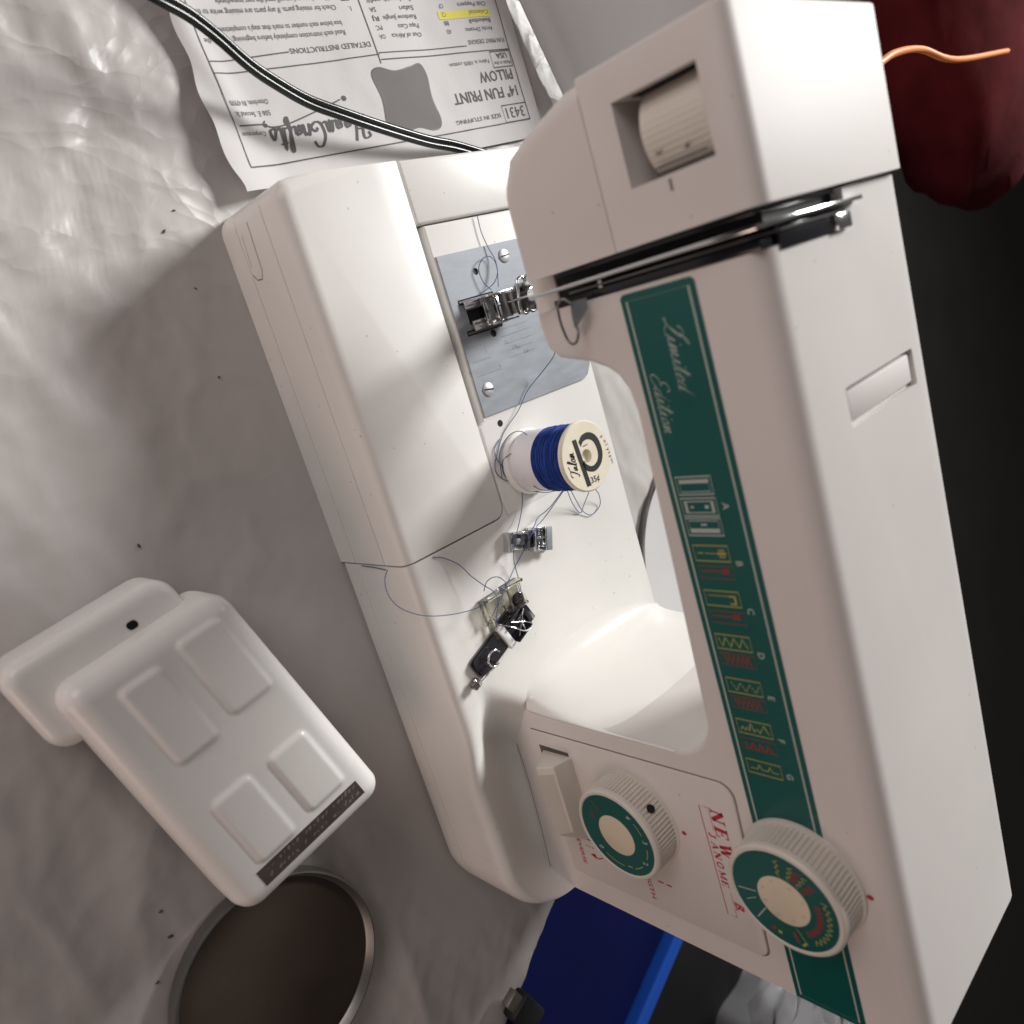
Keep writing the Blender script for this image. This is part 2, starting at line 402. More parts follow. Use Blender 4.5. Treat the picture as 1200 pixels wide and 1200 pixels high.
# table board under the cloth; its right edge runs obliquely past the machine
NX, NY = 0.824, 0.5666; EDGE = 39.3
def inside_line(y, d): return (d-NY*y)/NX
b = prism_bm([(-60,-50), (inside_line(-50, EDGE-1.2), -50), (inside_line(60, EDGE-1.2), 60), (-60, 60)], 'z', -4, -1.05)
o = from_bm('table_top', b, WOOD, None); o['kind'] = 'structure'

def ridged(p, sc):
    v = 0; a = 1; q = Vector(p)*sc
    for k in range(4):
        n = 1-abs(noise.noise(q))*2.2; v += a*max(0, n)**2; q = q*2.1+Vector((3.1, 7.7, 1.3)); a *= 0.5
    return v/1.9
_fr = random.Random(21); FOLDS = []
for _ in range(150):
    fx = _fr.uniform(-34, 4); fy = _fr.uniform(-26, 9); fa = _fr.gauss(0.9, 0.75); FOLDS.append((fx, fy, cos(fa), sin(fa), _fr.uniform(1.2, 6.5), _fr.uniform(0.25, 1.0), _fr.uniform(0.07, 0.34)*_fr.choice((1, 1, -0.8)), _fr.uniform(-0.05, 0.05)))
def folds(x, y):
    h = 0
    if x > 7 or y > 13: return 0
    for fx, fy, c, s, L, w, a, k in FOLDS:
        dx = x-fx; dy = y-fy; t = dx*c+dy*s
        if abs(t) > L: continue
        d = abs(-dx*s+dy*c+k*t*t)
        if d > w*2.2: continue
        f = (1-(t/L)**2)
        h += a*f*(math.exp(-d/w*1.6)-0.03)
    return h
def cloth_h(x, y):
    # calm under machine, livelier to the upper left of the photograph
    dx = max(-0.6-x, 0, x-38.5); dy = max(0.3-y, 0, y-15.5); d = sqrt(dx*dx+dy*dy)
    m = sstep(0.3, 4.0, d)
    lively = sstep(8, -6, x)
    h = (0.16+0.22*lively)*(ridged((x+0.5*y, y, 2.0), 0.11)-0.25)+0.6*folds(x, y)*lively
    h += 0.55*ridged((x*0.35+y*0.12, y*0.9-x*0.25, 5.0), 0.10)*(1-0.3*lively)
    h += (0.03+0.05*lively)*wnoise((x, y, 0), 0.9, 3)
    h -= 0.1
    # the papers press it flat
    pd = max(abs(x+16)-13, 0)+max(abs(y-12)-10, 0)
    h *= 0.15+0.85*sstep(0, 5, pd)
    return max(-0.8, h*m)-0.02
V = []; F = []; st = 0.24
nb = int(112/st)+1
xs_ = int(110/st)+1
for j in range(nb):
    y = -48+j*st
    for i in range(xs_):
        # a: distance inward from the edge
        a = (i-20)*st      # negative: hanging part
        z0 = 0
        if a >= 1.2: X = inside_line(y, EDGE)-a/NX; V.append((X, y, cloth_h(X, y)))
        else:
            # rolls over the edge, then hangs
            arc = 1.2-a
            if arc < 1.2*pi/2:
                th = arc/1.2; r = 1.2
                off = r*sin(th); dz = -r*(1-cos(th))
            else:
                off = 1.2+0.15*sin(y*0.5); dz = -1.2-(arc-1.2*pi/2)
            X = inside_line(y, EDGE)-1.2/NX+off/NX
            V.append((X, y, cloth_h(inside_line(y, EDGE)-1.3, y)+dz))
for j in range(nb-1):
    for i in range(xs_-1):
        k = j*xs_+i; F.append((k, k+1, k+xs_+1, k+xs_))
cl = from_data('table_cloth', V, F, CLOTH, None, 180)
tag(cl, 'crinkled white plastic cloth spread over the table under everything', 'tablecloth')

# ================================================================== SEWING MACHINE
M0 = thing('sewing_machine', 'ivory sewing machine with green control strip and two round dials', 'sewing machine', (19, 8, 0))

# ---- extension table (front block)
FRONT = lambda c, e: c.y < 0.05 and abs(c.z-6) < 0.01
TOPE = lambda c, e: abs(c.z-6) < 0.01 and c.y >= 0.05 and e.is_manifold and e.calc_face_angle(0) > 0.6
def corner_arc(cx, cy, r, a0, a1, n=6): return [(cx+r*cos(radians(a0+(a1-a0)*k/n)), cy+r*sin(radians(a0+(a1-a0)*k/n))) for k in range(n+1)]
out = corner_arc(0.55, 0.9, 0.9, 180, 270, 5)+[(16.86, 0)]+corner_arc(16.26, 5.75, 0.6, 0, 90, 6)+[(-0.35, 6.35)]
body = prism_bm(out, 'z', 0.0, 6.0)
es = [e for e in body.edges if abs(e.verts[0].co.z-6) < 1e-4 and abs(e.verts[1].co.z-6) < 1e-4 and max(v.co.y for v in e.verts) < 0.95]
bmesh.ops.bevel(body, geom=es, offset=0.62, segments=6, profile=0.5, affect='EDGES', clamp_overlap=True)
es = [e for e in body.edges if abs(e.verts[0].co.z-6) < 1e-3 and abs(e.verts[1].co.z-6) < 1e-3 and len(e.link_faces) == 2 and e.calc_face_angle(0) > 1.2]
bmesh.ops.bevel(body, geom=es, offset=0.13, segments=3, profile=0.5, affect='EDGES', clamp_overlap=True)
ext = boolean('extension_table', body, [box_bm(-2, 18, -1, 0.07, 4.19, 4.25), box_bm(-2, 18, -1, 0.06, 1.50, 1.56)], WHITE, M0, 40)
body = prism_bm([(-0.35, 6.47), (2.52, 6.47), (2.52, 15.3), (0.1, 15.3), (-0.35, 14.9)], 'z', 0.0, 6.0)
bevel_sharp(body, 0.12, 3)
from_bm('extension_table_end', body, WHITE, M0)

# ---- free arm deck
def top_edge(bm, w, seg, cond):
    es = [e for e in bm.edges if all(abs(v.co.z-6) < 1e-3 for v in e.verts) and len(e.link_faces) == 2 and cond((e.verts[0].co+e.verts[1].co)/2)]
    bmesh.ops.bevel(bm, geom=es, offset=w, segments=seg, profile=0.5, affect='EDGES')
body = prism_bm([(2.62, 6.78), (12.1, 6.78), (12.3, 6.48), (16.93, 6.48), (16.93, 15.5), (2.62, 15.5)], 'z', 0.3, 6.0)
top_edge(body, 0.20, 1, lambda c: c.y > 15.4)
top_edge(body, 0.12, 3, lambda c: c.x < 16.9 and c.y < 15.0)
from_bm('free_arm', body, WHITE, M0)
from_bm('gap_floor', box_bm(2.0, 17.2, 6.2, 7.0, 3.0, 5.1), GAP, M0)

# ---- machine base with the dip in front of the column
def prof(X):
    r = 3.7; x0 = 34.4
    f = 0 if X < x0 else r-sqrt(max(0, r*r-(X-x0)**2))
    pts = [(f+.5, 0), (f+.06, .22), (f, .7), (f, 1.50), (f+.06, 1.505), (f+.06, 1.555), (f, 1.56), (f, 3), (f, 4.4), (f, 5.0)]
    for k in range(1, 7):
        a = radians(15*k); pts.append((f+.62-.62*cos(a), 5.38+.62*sin(a)))
    base = pts[-1]
    ys = [0.85, 1.1, 1.4, 1.7, 2.0, 2.3, 2.6, 2.9, 3.2, 3.5, 3.8, 4.05, 4.3, 4.8, 6.5, 9, 12, 15.3]
    for y in ys: pts.append((f+y*(1-f/15.5), 6.0))
    res = []
    for (y, z) in pts:
        if z > 4.3:
            yy = (y-f)/(1-f/15.5) if f < 15 else y
            Xs = 24.6+(1.8-yy)*1.5 if yy < 1.8 else 24.6+(yy-1.8)*0.95
            s = sstep(Xs-0.8, Xs+3.3, X)
            zd = 5.25 if yy < 0.5 else 5.25-1.65*sstep(0.4, 3.3, yy)+0.3*sstep(3.3, 4.1, yy)-0.5*sstep(30, 38, X)*sstep(1.0, 4, yy)
            if yy > 4.15: s = 0
            drop = (6.0-zd)*s
            z = z-drop*sstep(4.3, 5.5, z)
        res.append((X, y, z))
    res += [(X, 15.5, 5.8), (X, 15.5, 0.3)]
    return res
Xs = [16.94, 18, 20, 22]+[23+0.3*k for k in range(20)]+[29.5, 31, 33, 34.4]+[34.4+3.72*sin(radians(5*k)) for k in range(1, 19)]
V = []; F = []
for X in Xs: V += prof(X)
n = len(prof(20))
for i in range(len(Xs)-1):
    for k in range(n-1): F.append((i*n+k, i*n+k+1, (i+1)*n+k+1, (i+1)*n+k))
F.append(tuple(range(n))); F.append(tuple((len(Xs)-1)*n+k for k in range(n))[::-1])
b = bmesh.new()
bv = [b.verts.new(v) for v in V]
for f in F: b.faces.new([bv[i] for i in f])
from_bm('machine_base', b, WHITE, M0, 35)
# corner filler that follows the rounded corner of the extension table
arc = corner_arc(16.26, 5.75, 0.68, 0, 90, 6)
fil = [(16.94, 6.48)]+arc[::-1]
from_bm('corner_web', prism_bm(fil, 'z', 3, 6.0), WHITE, M0)

# ---- arm and column (C-shaped casting)
outl = [(6.75, 24.0), (6.75, 14.42), (8.4, 14.36), (9.2, 14.5), (9.63, 14.95), (9.98, 16.35), (10.32, 17.08), (10.66, 17.5), (11.2, 17.8), (12.0, 17.93),
        (18, 17.7), (24.4, 17.42)]
for k in range(1, 9):
    a = radians(90-90*k/8); outl.append((24.6+2.15*cos(a), 15.27+2.15*sin(a)))
outl += [(26.78, 10), (26.7, 4.4), (26.6, 1.0), (38.15, 1.0), (38.15, 24.0)]
arm = prism_bm(outl, 'y', 4.0, 14.2)
es = [e for e in arm.edges if all(abs(v.co.z-24) < 1e-3 for v in e.verts) and all(abs(v.co.y-4) < 1e-3 for v in e.verts)]
bmesh.ops.bevel(arm, geom=es, offset=0.9, segments=8, profile=0.5, affect='EDGES')
es = [e for e in arm.edges if all(abs(v.co.z-24) < 1e-3 for v in e.verts) and all(abs(v.co.y-14.2) < 1e-3 for v in e.verts)]
bmesh.ops.bevel(arm, geom=es, offset=1.0, segments=6, profile=0.5, affect='EDGES')
es = [e for e in arm.edges if all(abs(v.co.y-4) < 1e-3 for v in e.verts) and max(v.co.z for v in e.verts) < 23]
bmesh.ops.bevel(arm, geom=es, offset=0.22, segments=4, profile=0.5, affect='EDGES', clamp_overlap=True)
es = [e for e in arm.edges if all(abs(v.co.y-14.2) < 1e-3 for v in e.verts) and max(v.co.z for v in e.verts) < 23]
bmesh.ops.bevel(arm, geom=es, offset=0.22, segments=2, profile=0.5, affect='EDGES', clamp_overlap=True)
ring1 = prism_bm(rrect(12.85, 14.2, 7.15, 12.6, 0.12, 3), 'z', 23.75, 25)
armo = boolean('arm', arm, [box_bm(5, 7.85, 3, 9.4, 10, 25), ring1], FACE, M0, 32)
# handle lying in its recess
from_bm('handle', box_bm(13.0, 14.05, 7.35, 12.4, 23.5, 23.93, 0.1), FACE, M0)
b = prism_bm([(26.79, 1.0), (38.15, 1.0), (38.15, 19.5), (26.79, 19.5)], 'y', 14.2, 15.5)
es = [e for e in b.edges if all(abs(v.co.y-15.5) < 1e-3 for v in e.verts)]
bmesh.ops.bevel(b, geom=es, offset=0.4, segments=4, profile=0.5, affect='EDGES')
from_bm('column_back', b, FACE, M0)
# glossy inner wall that flows from the bed up into the column
cpts = catmull([(26.62, 3.98, 0), (26.15, 4.12, 0), (25.6, 4.5, 0), (24.95, 5.6, 0), (24.55, 7.5, 0), (24.5, 9.5, 0), (24.8, 12, 0), (25.4, 14, 0), (26.2, 15.5, 0)], 5)
V = []; F = []; rows = len(cpts); colsn = 20
for c_ in cpts:
    cx, y = c_.x, c_.y
    for k in range(colsn+1):
        s_ = k/colsn; ww = (1-(1-s_)**2.0)
        zz = 5.995+9.3*s_**2.1
        V.append((cx+(26.80-cx)*min(1, (1-(1-s_)**2.6)), y, zz))
for i in range(rows-1):
    for k in range(colsn):
        q = i*(colsn+1)+k; F.append((q, q+1, q+colsn+2, q+colsn+1))
o0 = len(V); V.append((26.9, 15.5, 5.9)); F.append(tuple((rows-1)*(colsn+1)+k for k in range(colsn+1))+(o0,))
from_data('column_fillet', V, F, GLOSS, M0, 60)

# ---- head: upper tension cover and lower face cover
body = prism_bm([(1.2, 18.84), (6.63, 18.84), (6.63, 24.3), (1.2, 24.3)], 'y', 3.92, 13.9)
es = [e for e in body.edges if all(abs(v.co.z-24.3) < 1e-3 for v in e.verts) and abs(e.verts[0].co.y-e.verts[1].co.y) < 1e-3]
bmesh.ops.bevel(body, geom=es, offset=0.6, segments=6, profile=0.5, affect='EDGES')
es = [e for e in body.edges if all(abs(v.co.x-1.2) < 1e-3 for v in e.verts) or all(abs(v.co.z-18.84) < 1e-3 for v in e.verts)]
bmesh.ops.bevel(body, geom=es, offset=0.12, segments=3, profile=0.5, affect='EDGES', clamp_overlap=True)
boolean('tension_cover', body, [box_bm(2.38, 4.95, 3, 7.5, 20.08, 23.2)], FACE, M0, 32)
from_bm('tension_well', join_bm([box_bm(2.3, 5.05, 7.2, 7.6, 20, 23.3), box_bm(2.37, 2.42, 4.3, 7.3, 20.6, 23.2), box_bm(4.9, 4.96, 4.3, 7.3, 20.6, 23.2)]), BLACK, M0)
wh = thing('x', 'x', 'x') if False else None
def knurl(n): return lambda j, k, r: r*(1-(0.012 if (k % 2) else 0)) 
tw = lathe('tension_wheel', [(1.42, 20.72), (1.55, 20.78), (1.55, 20.95), (1.55, 22.95), (1.50, 23.1), (1.0, 23.12)], (3.66, 5.62, 0), (0, 0, 1), DIALM, M0, seg=200, smooth=50,
      rfun=lambda j, k, r: r*(1-(0.012 if (k % 4 < 2 and j in (2, 3)) else 0)))
pr = Print((3.2, 4.02, 21), (1, 0, 0), (0, 0, 1))
for (x, z, t_) in ((4.18, 21.15, '3'), (4.30, 22.15, '4')):
    pr.o = Vector((0, 4.10, 0)); pr.text(t_, x, z, 0.22, bold=0.02)
pr.poly([(4.62, 21.0), (4.68, 21.0), (4.68, 22.9), (4.62, 22.9)])
pr.build('wheel_numerals', GINK, M0)
from_bm('index_mark', box_bm(5.08, 5.42, 3.89, 3.93, 21.5, 21.58), SEAMM, M0)
# face cover
body = prism_bm([(1.22, 18.78), (1.28, 18.0), (1.85, 16.0), (2.3, 14.9), (2.9, 14.5), (6.63, 14.42), (6.63, 18.78)], 'y', 4.02, 13.6)
es = [e for e in body.edges if all(abs(v.co.y-4.02) < 1e-3 for v in e.verts) and (e.verts[0].co.x+e.verts[1].co.x)/2 < 2.9 and min(v.co.z for v in e.verts) < 18.5]
bmesh.ops.bevel(body, geom=es, offset=0.75, segments=6, profile=0.6, affect='EDGES', clamp_overlap=True)
es = [e for e in body.edges if all(abs(v.co.y-4.02) < 1e-3 for v in e.verts) and e.calc_length() > 2 and e.calc_face_angle(0) > 1 and max(v.co.z for v in e.verts) < 15]
bmesh.ops.bevel(body, geom=es, offset=0.40, segments=2, profile=0.5, affect='EDGES', clamp_overlap=True)
es = [e for e in body.edges if all(abs(v.co.y-4.02) < 1e-3 for v in e.verts) and e.calc_length() > 2 and e.calc_face_angle(0) > 1]
bmesh.ops.bevel(body, geom=es, offset=0.10, segments=3, profile=0.5, affect='EDGES', clamp_overlap=True)
from_bm('face_cover', body, FACE, M0, 40)
lipb = prism_bm([(2.6, 14.87), (2.75, 14.2), (4.7, 14.2), (4.8, 13.95), (6.2, 13.95), (6.3, 13.6), (8.7, 13.6), (9.35, 13.9), (9.6, 14.6), (9.4, 14.9)], 'y', 4.9, 5.2)
bevel_sharp(lipb, 0.06, 2)
from_bm('face_cover_lip', lipb, FACE, M0)

# ---- take-up slot
from_bm('slot_cavity', box_bm(6.64, 7.86, 5.0, 9.38, 14.6, 23.6), BLACK, M0)
from_bm('slot_edge', join_bm([box_bm(7.55, 7.84, 4.06, 9.35, 15.4, 23.9, 0.03), box_bm(6.66, 6.82, 4.25, 9.3, 15.6, 23.8, 0.03)]), BLACKG, M0)
pl = [(3.25, 15.0), (3.75, 14.6), (4.8, 15.6), (4.8, 23.2), (9.9, 23.4), (10.2, 24.28), (9.8, 24.42), (4.6, 24.45), (3.75, 24.05), (3.6, 22.0), (3.6, 16.5)]
b = prism_bm(pl, 'x', 7.12, 7.26); bevel_sharp(b, 0.03, 2)
from_bm('slot_guard_plate', b, CHROME, M0)
pl = [(4.0, 16.3), (4.6, 15.9), (4.6, 23.2), (9.0, 23.2), (9.2, 24.1), (4.8, 24.2), (4.0, 23.6)]
b = prism_bm(pl, 'x', 7.40, 7.48); bevel_sharp(b, 0.02, 1)
from_bm('take_up_lever', b, DKMET, M0)
from_bm('slot_clip', box_bm(7.5, 8.0, 8.3, 9.3, 23.9, 24.22, 0.05), CHROME, M0)
from_bm('slot_stop', box_bm(7.28, 7.75, 4.1, 4.4, 17.6, 17.8, 0.04), CHROME, M0)
from_bm('slot_rail', box_bm(7.3, 8.02, 4.9, 8.9, 23.92, 24.06, 0.04), BLACKG, M0)
# thin seam that runs on over the top behind the slot
# thread guide below the slot
Yg = 3.3
g = catmull([(7.7561, 3.5000, 16.7293), (7.5684, 3.4000, 16.5541), (7.6000, 3.3000, 16.4009), (7.7948, 3.3000, 16.2390), (8.3076, 3.3000, 16.1927), (8.8806, 3.3000, 16.2770), (9.1268, 3.3000, 16.4422), (9.1176, 3.3000, 16.6586), (8.9185, 3.3000, 16.8376), (8.6922, 3.4000, 16.8093), (8.5973, 3.5000, 16.6689)], 6)
tubes('thread_guide_wire', [g], 0.05, DKMET, M0)
tabp = [(7.7213, 3.6000, 16.6073), (7.7385, 3.7000, 17.3025), (8.0854, 3.6000, 17.3479), (8.5807, 3.4500, 16.8050), (8.6084, 3.4500, 16.6258), (8.1877, 3.5000, 16.6096)]
b = bmesh.new(); vv = [b.verts.new(p) for p in tabp]; b.faces.new(vv)
bmesh.ops.solidify(b, geom=b.faces[:], thickness=0.06)
from_bm('thread_guide_tab', b, STEEL, M0)

# ---- green strip with its print
Y = 3.985
gs = prism_bm([(8.0, 18.62), (8.12, 18.5), (38.12, 18.5), (38.12, 21.53), (8.12, 21.53), (8.0, 21.4)], 'y', 3.972, 4.02)
strip = from_bm('control_strip', gs, GREEN, M0, None)
def face_print(yy=3.97, lift=0.006): return Print((0, yy, 0), (1, 0, 0), (0, 0, 1), lift)
# n = u x v = (1,0,0)x(0,0,1) = (0,-1,0): towards the viewer
pr = face_print()
pr.stroke([(8.25, 18.75), (37.9, 18.75), (37.9, 21.28), (8.25, 21.28)], 0.05, True)
cursive(pr, 'Limited', 9.05, 20.02, 0.29, 0.026, 0.4, 1.45)
cursive(pr, 'Edition', 10.75, 18.98, 0.28, 0.025, 0.4, 1.40)
for (t_, x) in (('A', 15.64), ('B', 17.83), ('C', 19.64), ('D', 21.4), ('E', 23.18), ('F', 24.99), ('G', 26.48)):
    pr.text(t_, x-0.11, 20.62, 0.27, bold=0.01)
for (x0, k) in ((14.55, 0), (15.35, 1), (16.1, 2)):
    pr.rect(x0, 18.93, x0+0.66, 20.4, 0.035)
    if k == 0: pr.stroke([(x0+.17, 19.06), (x0+.17, 20.27)], 0.15); pr.rect(x0+.1, 19.05, x0+.56, 20.28, 0.025)
    if k == 1: pr.rect(x0+.12, 19.05, x0+.54, 20.28, 0.03); pr.stroke([(x0+.12, 19.12), (x0+.54, 19.12)], 0.1); pr.stroke([(x0+.12, 20.22), (x0+.54, 20.22)], 0.1); pr.stroke([(x0+.33, 19.3), (x0+.33, 19.42)], 0.08); pr.stroke([(x0+.33, 19.9), (x0+.33, 20.05)], 0.12)
    if k == 2: pr.stroke([(x0+.48, 19.06), (x0+.48, 20.27)], 0.16); pr.rect(x0+.1, 19.05, x0+.56, 20.28, 0.025); pr.stroke([(x0+.25, 19.55), (x0+.25, 19.8)], 0.07)
pr.build('pale_lettering', PALEP, strip)
pr = face_print()
for x0 in (17.15, 18.93, 20.72, 22.56, 24.34, 26.12): pr.rect(x0, 18.96, x0+0.6, 20.42, 0.032)
# B and C: bar with buttonhole end
pr.stroke([(17.45, 19.1), (17.45, 19.35)], 0.04); pr.stroke([(17.45, 19.42), (17.45, 19.95)], 0.03); pr.stroke([(17.45, 19.95), (17.45, 20.3)], 0.10); pr.stroke([(17.32, 20.0), (17.32, 20.25)], 0.05); pr.stroke([(17.58, 20.0), (17.58, 20.25)], 0.05)
pr.stroke([(19.12, 19.1), (19.12, 19.95)], 0.03); pr.stroke([(19.12, 19.98), (19.12, 20.22), (19.42, 20.22), (19.42, 19.98)], 0.07)
zz = [(20.86, 19.08)]+[(21.2 if k % 2 == 0 else 20.84, 19.2+0.18*k) for k in range(7)]
pr.stroke(zz, 0.035)
for k in range(6):
    z0 = 19.15+0.2*k; a, c = ((22.72, 23.05) if k % 2 == 0 else (23.05, 22.72))
    for q in range(3): pr.stroke([(a+(c-a)*q/3, z0+0.2*q/3), (a+(c-a)*(q+.6)/3, z0+0.2*(q+.6)/3)], 0.04)
pr.stroke([(24.8, 19.08), (24.65, 19.18), (24.8, 19.28), (24.65, 19.38), (24.8, 19.45), (24.45, 19.55), (24.8, 19.68), (24.65, 19.8), (24.8, 19.9), (24.65, 20.0), (24.45, 20.1), (24.8, 20.3)], 0.035)
pr.stroke([(26.5, 19.1), (26.5, 19.4), (26.3, 19.5), (26.5, 19.6), (26.5, 19.85), (26.3, 19.95), (26.5, 20.05), (26.5, 20.3)], 0.035)
pr.build('yellow_lettering', YELP, strip)
pr = face_print()
for x0, z1 in ((17.95, 20.35), (19.75, 20.35)): pr.stroke([(x0+.2, 19.1), (x0+.2, 20.0)], 0.05); pr.stroke([(x0+.2, 19.95), (x0+.2, z1-.1)], 0.18)
for x0 in (21.55, 23.38):
    pr.stroke([(x0+(.34 if k % 2 else .02), 19.15+0.1*k) for k in range(12)], 0.06)
pr.stroke([(25.45+(.15 if k % 3 else -.12), 19.12+0.11*k) for k in range(12)], 0.06)
for x0 in (17.95, 19.75, 21.5, 23.33, 25.15):
    pr.rect(x0, 18.98, x0+.48, 20.45, 0.02)
pr.build('red_lettering', REDP, strip)

# ---- control panel
pz = rrect(27.85, 36.55, 5.85, 17.75, 0.1, 2)
pz = [(27.85, 5.85), (36.6, 5.85)]+[(36.6-0.55+0.55*cos(radians(a)), 17.6-0.55+0.55*sin(radians(a))) for a in range(0, 91, 15)]+[(27.75+0.7+0.7*cos(radians(a)), 17.85-0.7+0.7*sin(radians(a))) for a in range(90, 181, 15)]
pb = prism_bm(pz, 'y', 3.90, 4.05); es = [e for e in pb.edges if all(abs(v.co.y-3.90) < 1e-4 for v in e.verts)]
bmesh.ops.bevel(pb, geom=es, offset=0.06, segments=2, profile=0.5, affect='EDGES')
panel = from_bm('control_panel', pb, FACE, M0)
pr = Print((0, 4.0, 0), (1, 0, 0), (0, 0, 1), 0.004)
grow = [((x-32.2)*1.016+32.2, (z-11.8)*1.012+11.8) for x, z in pz]
pr.poly(grow); pr.build('panel_seam', SEAMM, M0)
FY = 3.90
pr = Print((0, FY, 0), (1, 0, 0), (0, 0, 1), 0.006)
slab(pr, 'NEW', 29.2, 16.5, 0.60, 31.75, 0.1)
slab(pr, 'JANOME', 30.5, 16.10, 0.32, 33.5, 0.1)
pr.stroke([(29.2, 16.42), (29.2, 15.95), (34.9, 15.95), (34.9, 16.42)], 0.03)
pr.stroke([(29.2, 16.42), (30.35, 16.42)], 0.025); pr.stroke([(33.6, 16.42), (34.9, 16.42)], 0.025)
pr.text('B.', 34.0, 16.5, 0.45, shear=0.3, bold=0.03)
pr.text('REVERSE', 33.9, 6.85, 0.26, fit=1.85, bold=0.012)
pr.text('LENGTH', 34.05, 11.35, 0.28, fit=2.0, bold=0.012)
# dashes and return arrow
for k in range(2): pr.stroke([(34.75, 12.1+0.5*k), (34.75, 12.42+0.5*k)], 0.09)
for k in range(3): pr.stroke([(34.42, 7.45+0.22*k), (34.42, 7.58+0.22*k)], 0.06)
pr.stroke([(34.9, 7.8), (35.02, 8.15), (34.85, 8.5)], 0.07); pr.poly([(34.75, 8.0), (34.92, 7.6), (35.1, 8.0)])
pr.poly([(31.1+0.11*cos(a*pi/8), 14.66+0.13*sin(a*pi/8)) for a in range(16)])
pr.build('red_lettering', REDT, panel)['kind'] = 'stuff'
pr = Print((0, 4.0, 0), (1, 0, 0), (0, 0, 1), 0.006)
pr.poly([(31.05+0.12*cos(a*pi/8), 22.92+0.14*sin(a*pi/8)) for a in range(16)])
pr.build('red_dot', REDT, M0)

# ---- dials
def polar0(r, a): return (r*cos(radians(a)), r*sin(radians(a)))
def dial(name, cx, cz, r, label):
    prof_ = [(r*1.03, 4.0), (r*1.03, 3.86), (r*1.0, 3.84), (r*0.985, 3.8), (r*0.985, 2.75), (r*0.99, 2.68), (r*0.985, 2.5), (r*0.95, 2.41), (r*0.90, 2.40), (r*0.885, 2.44), (r*0.2, 2.44)]
    n = 4*72
    def rf(j, k, rr):
        if j in (3, 4): return rr*(1.0 if (k % 4) < 2 else 0.955)
        return rr
    prf = [(a, -(b)) for a, b in prof_]
    d = lathe(name, prf, (cx, 0, cz), (0, -1, 0), DIALM, M0, seg=n, smooth=35, rfun=rf)
    d['label'] = label
    g = Print((cx, 2.44, cz), (1, 0, 0), (0, 0, 1), 0.006)
    N = 64; o = len(g.V)
    g.poly([(r*0.885*cos(2*pi*k/N), r*0.885*sin(2*pi*k/N)) for k in range(N)])
    ring = g.build('dial_face', GREEN, d)
    hub = lathe('dial_hub', [(r*0.44, -2.435), (r*0.44, -2.415), (r*0.42, -2.405), (r*0.1, -2.405)], (cx, 0, cz), (0, -1, 0), CREAM, d, seg=48)
    return d
d1 = dial('stitch_length_dial', 31.13, 11.9, 2.36, 'smaller ridged dial numbered 0 to 4 on a green ring')
d2 = dial('pattern_dial', 31.1, 20.28, 2.44, 'larger ridged dial with stitch patterns on a green ring')
g = Print((31.13, 2.434, 11.9), (1, 0, 0), (0, 0, 1), 0.008)
D1 = dict(zip('43210', [(29.791, 12.901), (30.983, 13.684), (32.392, 13.302), (33.129, 12.063), (32.434, 10.268)]))
angs = {t_: math.atan2(z-11.75, x-31.2) for t_, (x, z) in D1.items()}
for t_, a_ in angs.items():
    g.text(t_, 1.72*cos(a_)-0.10, 1.72*sin(a_)-0.12, 0.28, bold=0.012)
g.build('pale_numerals', PALEP, d1)
g = Print((31.13, 2.434, 11.9), (1, 0, 0), (0, 0, 1), 0.008)
def arc_between(g, r, a0, a1, w, n=16):
    g.stroke([(r*cos(a0+(a1-a0)*k/n), r*sin(a0+(a1-a0)*k/n)) for k in range(n+1)], w)
a4, a3, a2, a1, a0 = [angs[c] for c in '43210']
for p, q in ((a4, a3), (a3, a2), (a2, a1), (a1, a0)):
    while q > p: q -= 2*pi
    d_ = (p-q)
    if d_ > pi: continue
    arc_between(g, 1.72, p-0.2, q+0.2, 0.04)
g.build('yellow_scale', YELP, d1)
g = Print((31.13, 2.434, 11.9), (1, 0, 0), (0, 0, 1), 0.008)
g.text('BH', 1.45*cos(angs['0']-1.35), 1.72*sin(angs['0']-1.35), 0.22); g.stroke([polar0(1.9, math.degrees(angs['0'])-95), polar0(1.35, math.degrees(angs['0'])-95)], 0.04)
g.build('red_print', REDP, d1)
# hole in the rim of the first dial
hp = Vector((29.6051, 3.2500, 13.7995)); hd = Vector((hp.x-31.13, 0, hp.z-11.9)).normalized()
v_, f_ = lathe_data([(0.20, 2.30), (0.20, 2.345), (0.16, 2.35), (0.05, 2.348)], (31.13, 3.25, 11.9), hd, 20)
from_data('rim_hole', v_, f_, BLACK, d1, 40)
# second dial print
g = Print((31.1, 2.434, 20.28), (1, 0, 0), (0, 0, 1), 0.008); gr = Print((31.1, 2.434, 20.28), (1, 0, 0), (0, 0, 1), 0.008); gp = Print((31.1, 2.434, 20.28), (1, 0, 0), (0, 0, 1), 0.008)
def polar(r, a): return (r*cos(radians(a)), r*sin(radians(a)))
g.stroke([polar(1.78+(0.14 if k % 2 else -0.06), 112-4.2*k) for k in range(20)], 0.035)
gr.stroke([polar(1.42+(0.13 if k % 2 else -0.08), 105-3.6*k) for k in range(22)], 0.06)
for a0_, rr in ((142, 1.7), (160, 1.55), (178, 1.65)):
    g.stroke([polar(1.2+0.12*k, a0_+(3 if k % 2 else -3)) for k in range(7)], 0.035)
for a0_ in (130, 152): gr.stroke([polar(1.25+0.1*k, a0_+(4 if k % 2 else -4)) for k in range(7)], 0.06)
g.stroke([polar(1.2, 14), polar(1.9, 20)], 0.03); g.stroke([polar(1.8, 20), polar(1.95, 12)], 0.1)
gr.stroke([polar(1.4, 5), polar(1.85, 8)], 0.1); g.stroke([polar(1.75, -14), polar(1.75, -19)], 0.14); gr.stroke([polar(1.65, -24), polar(1.85, -26)], 0.12)
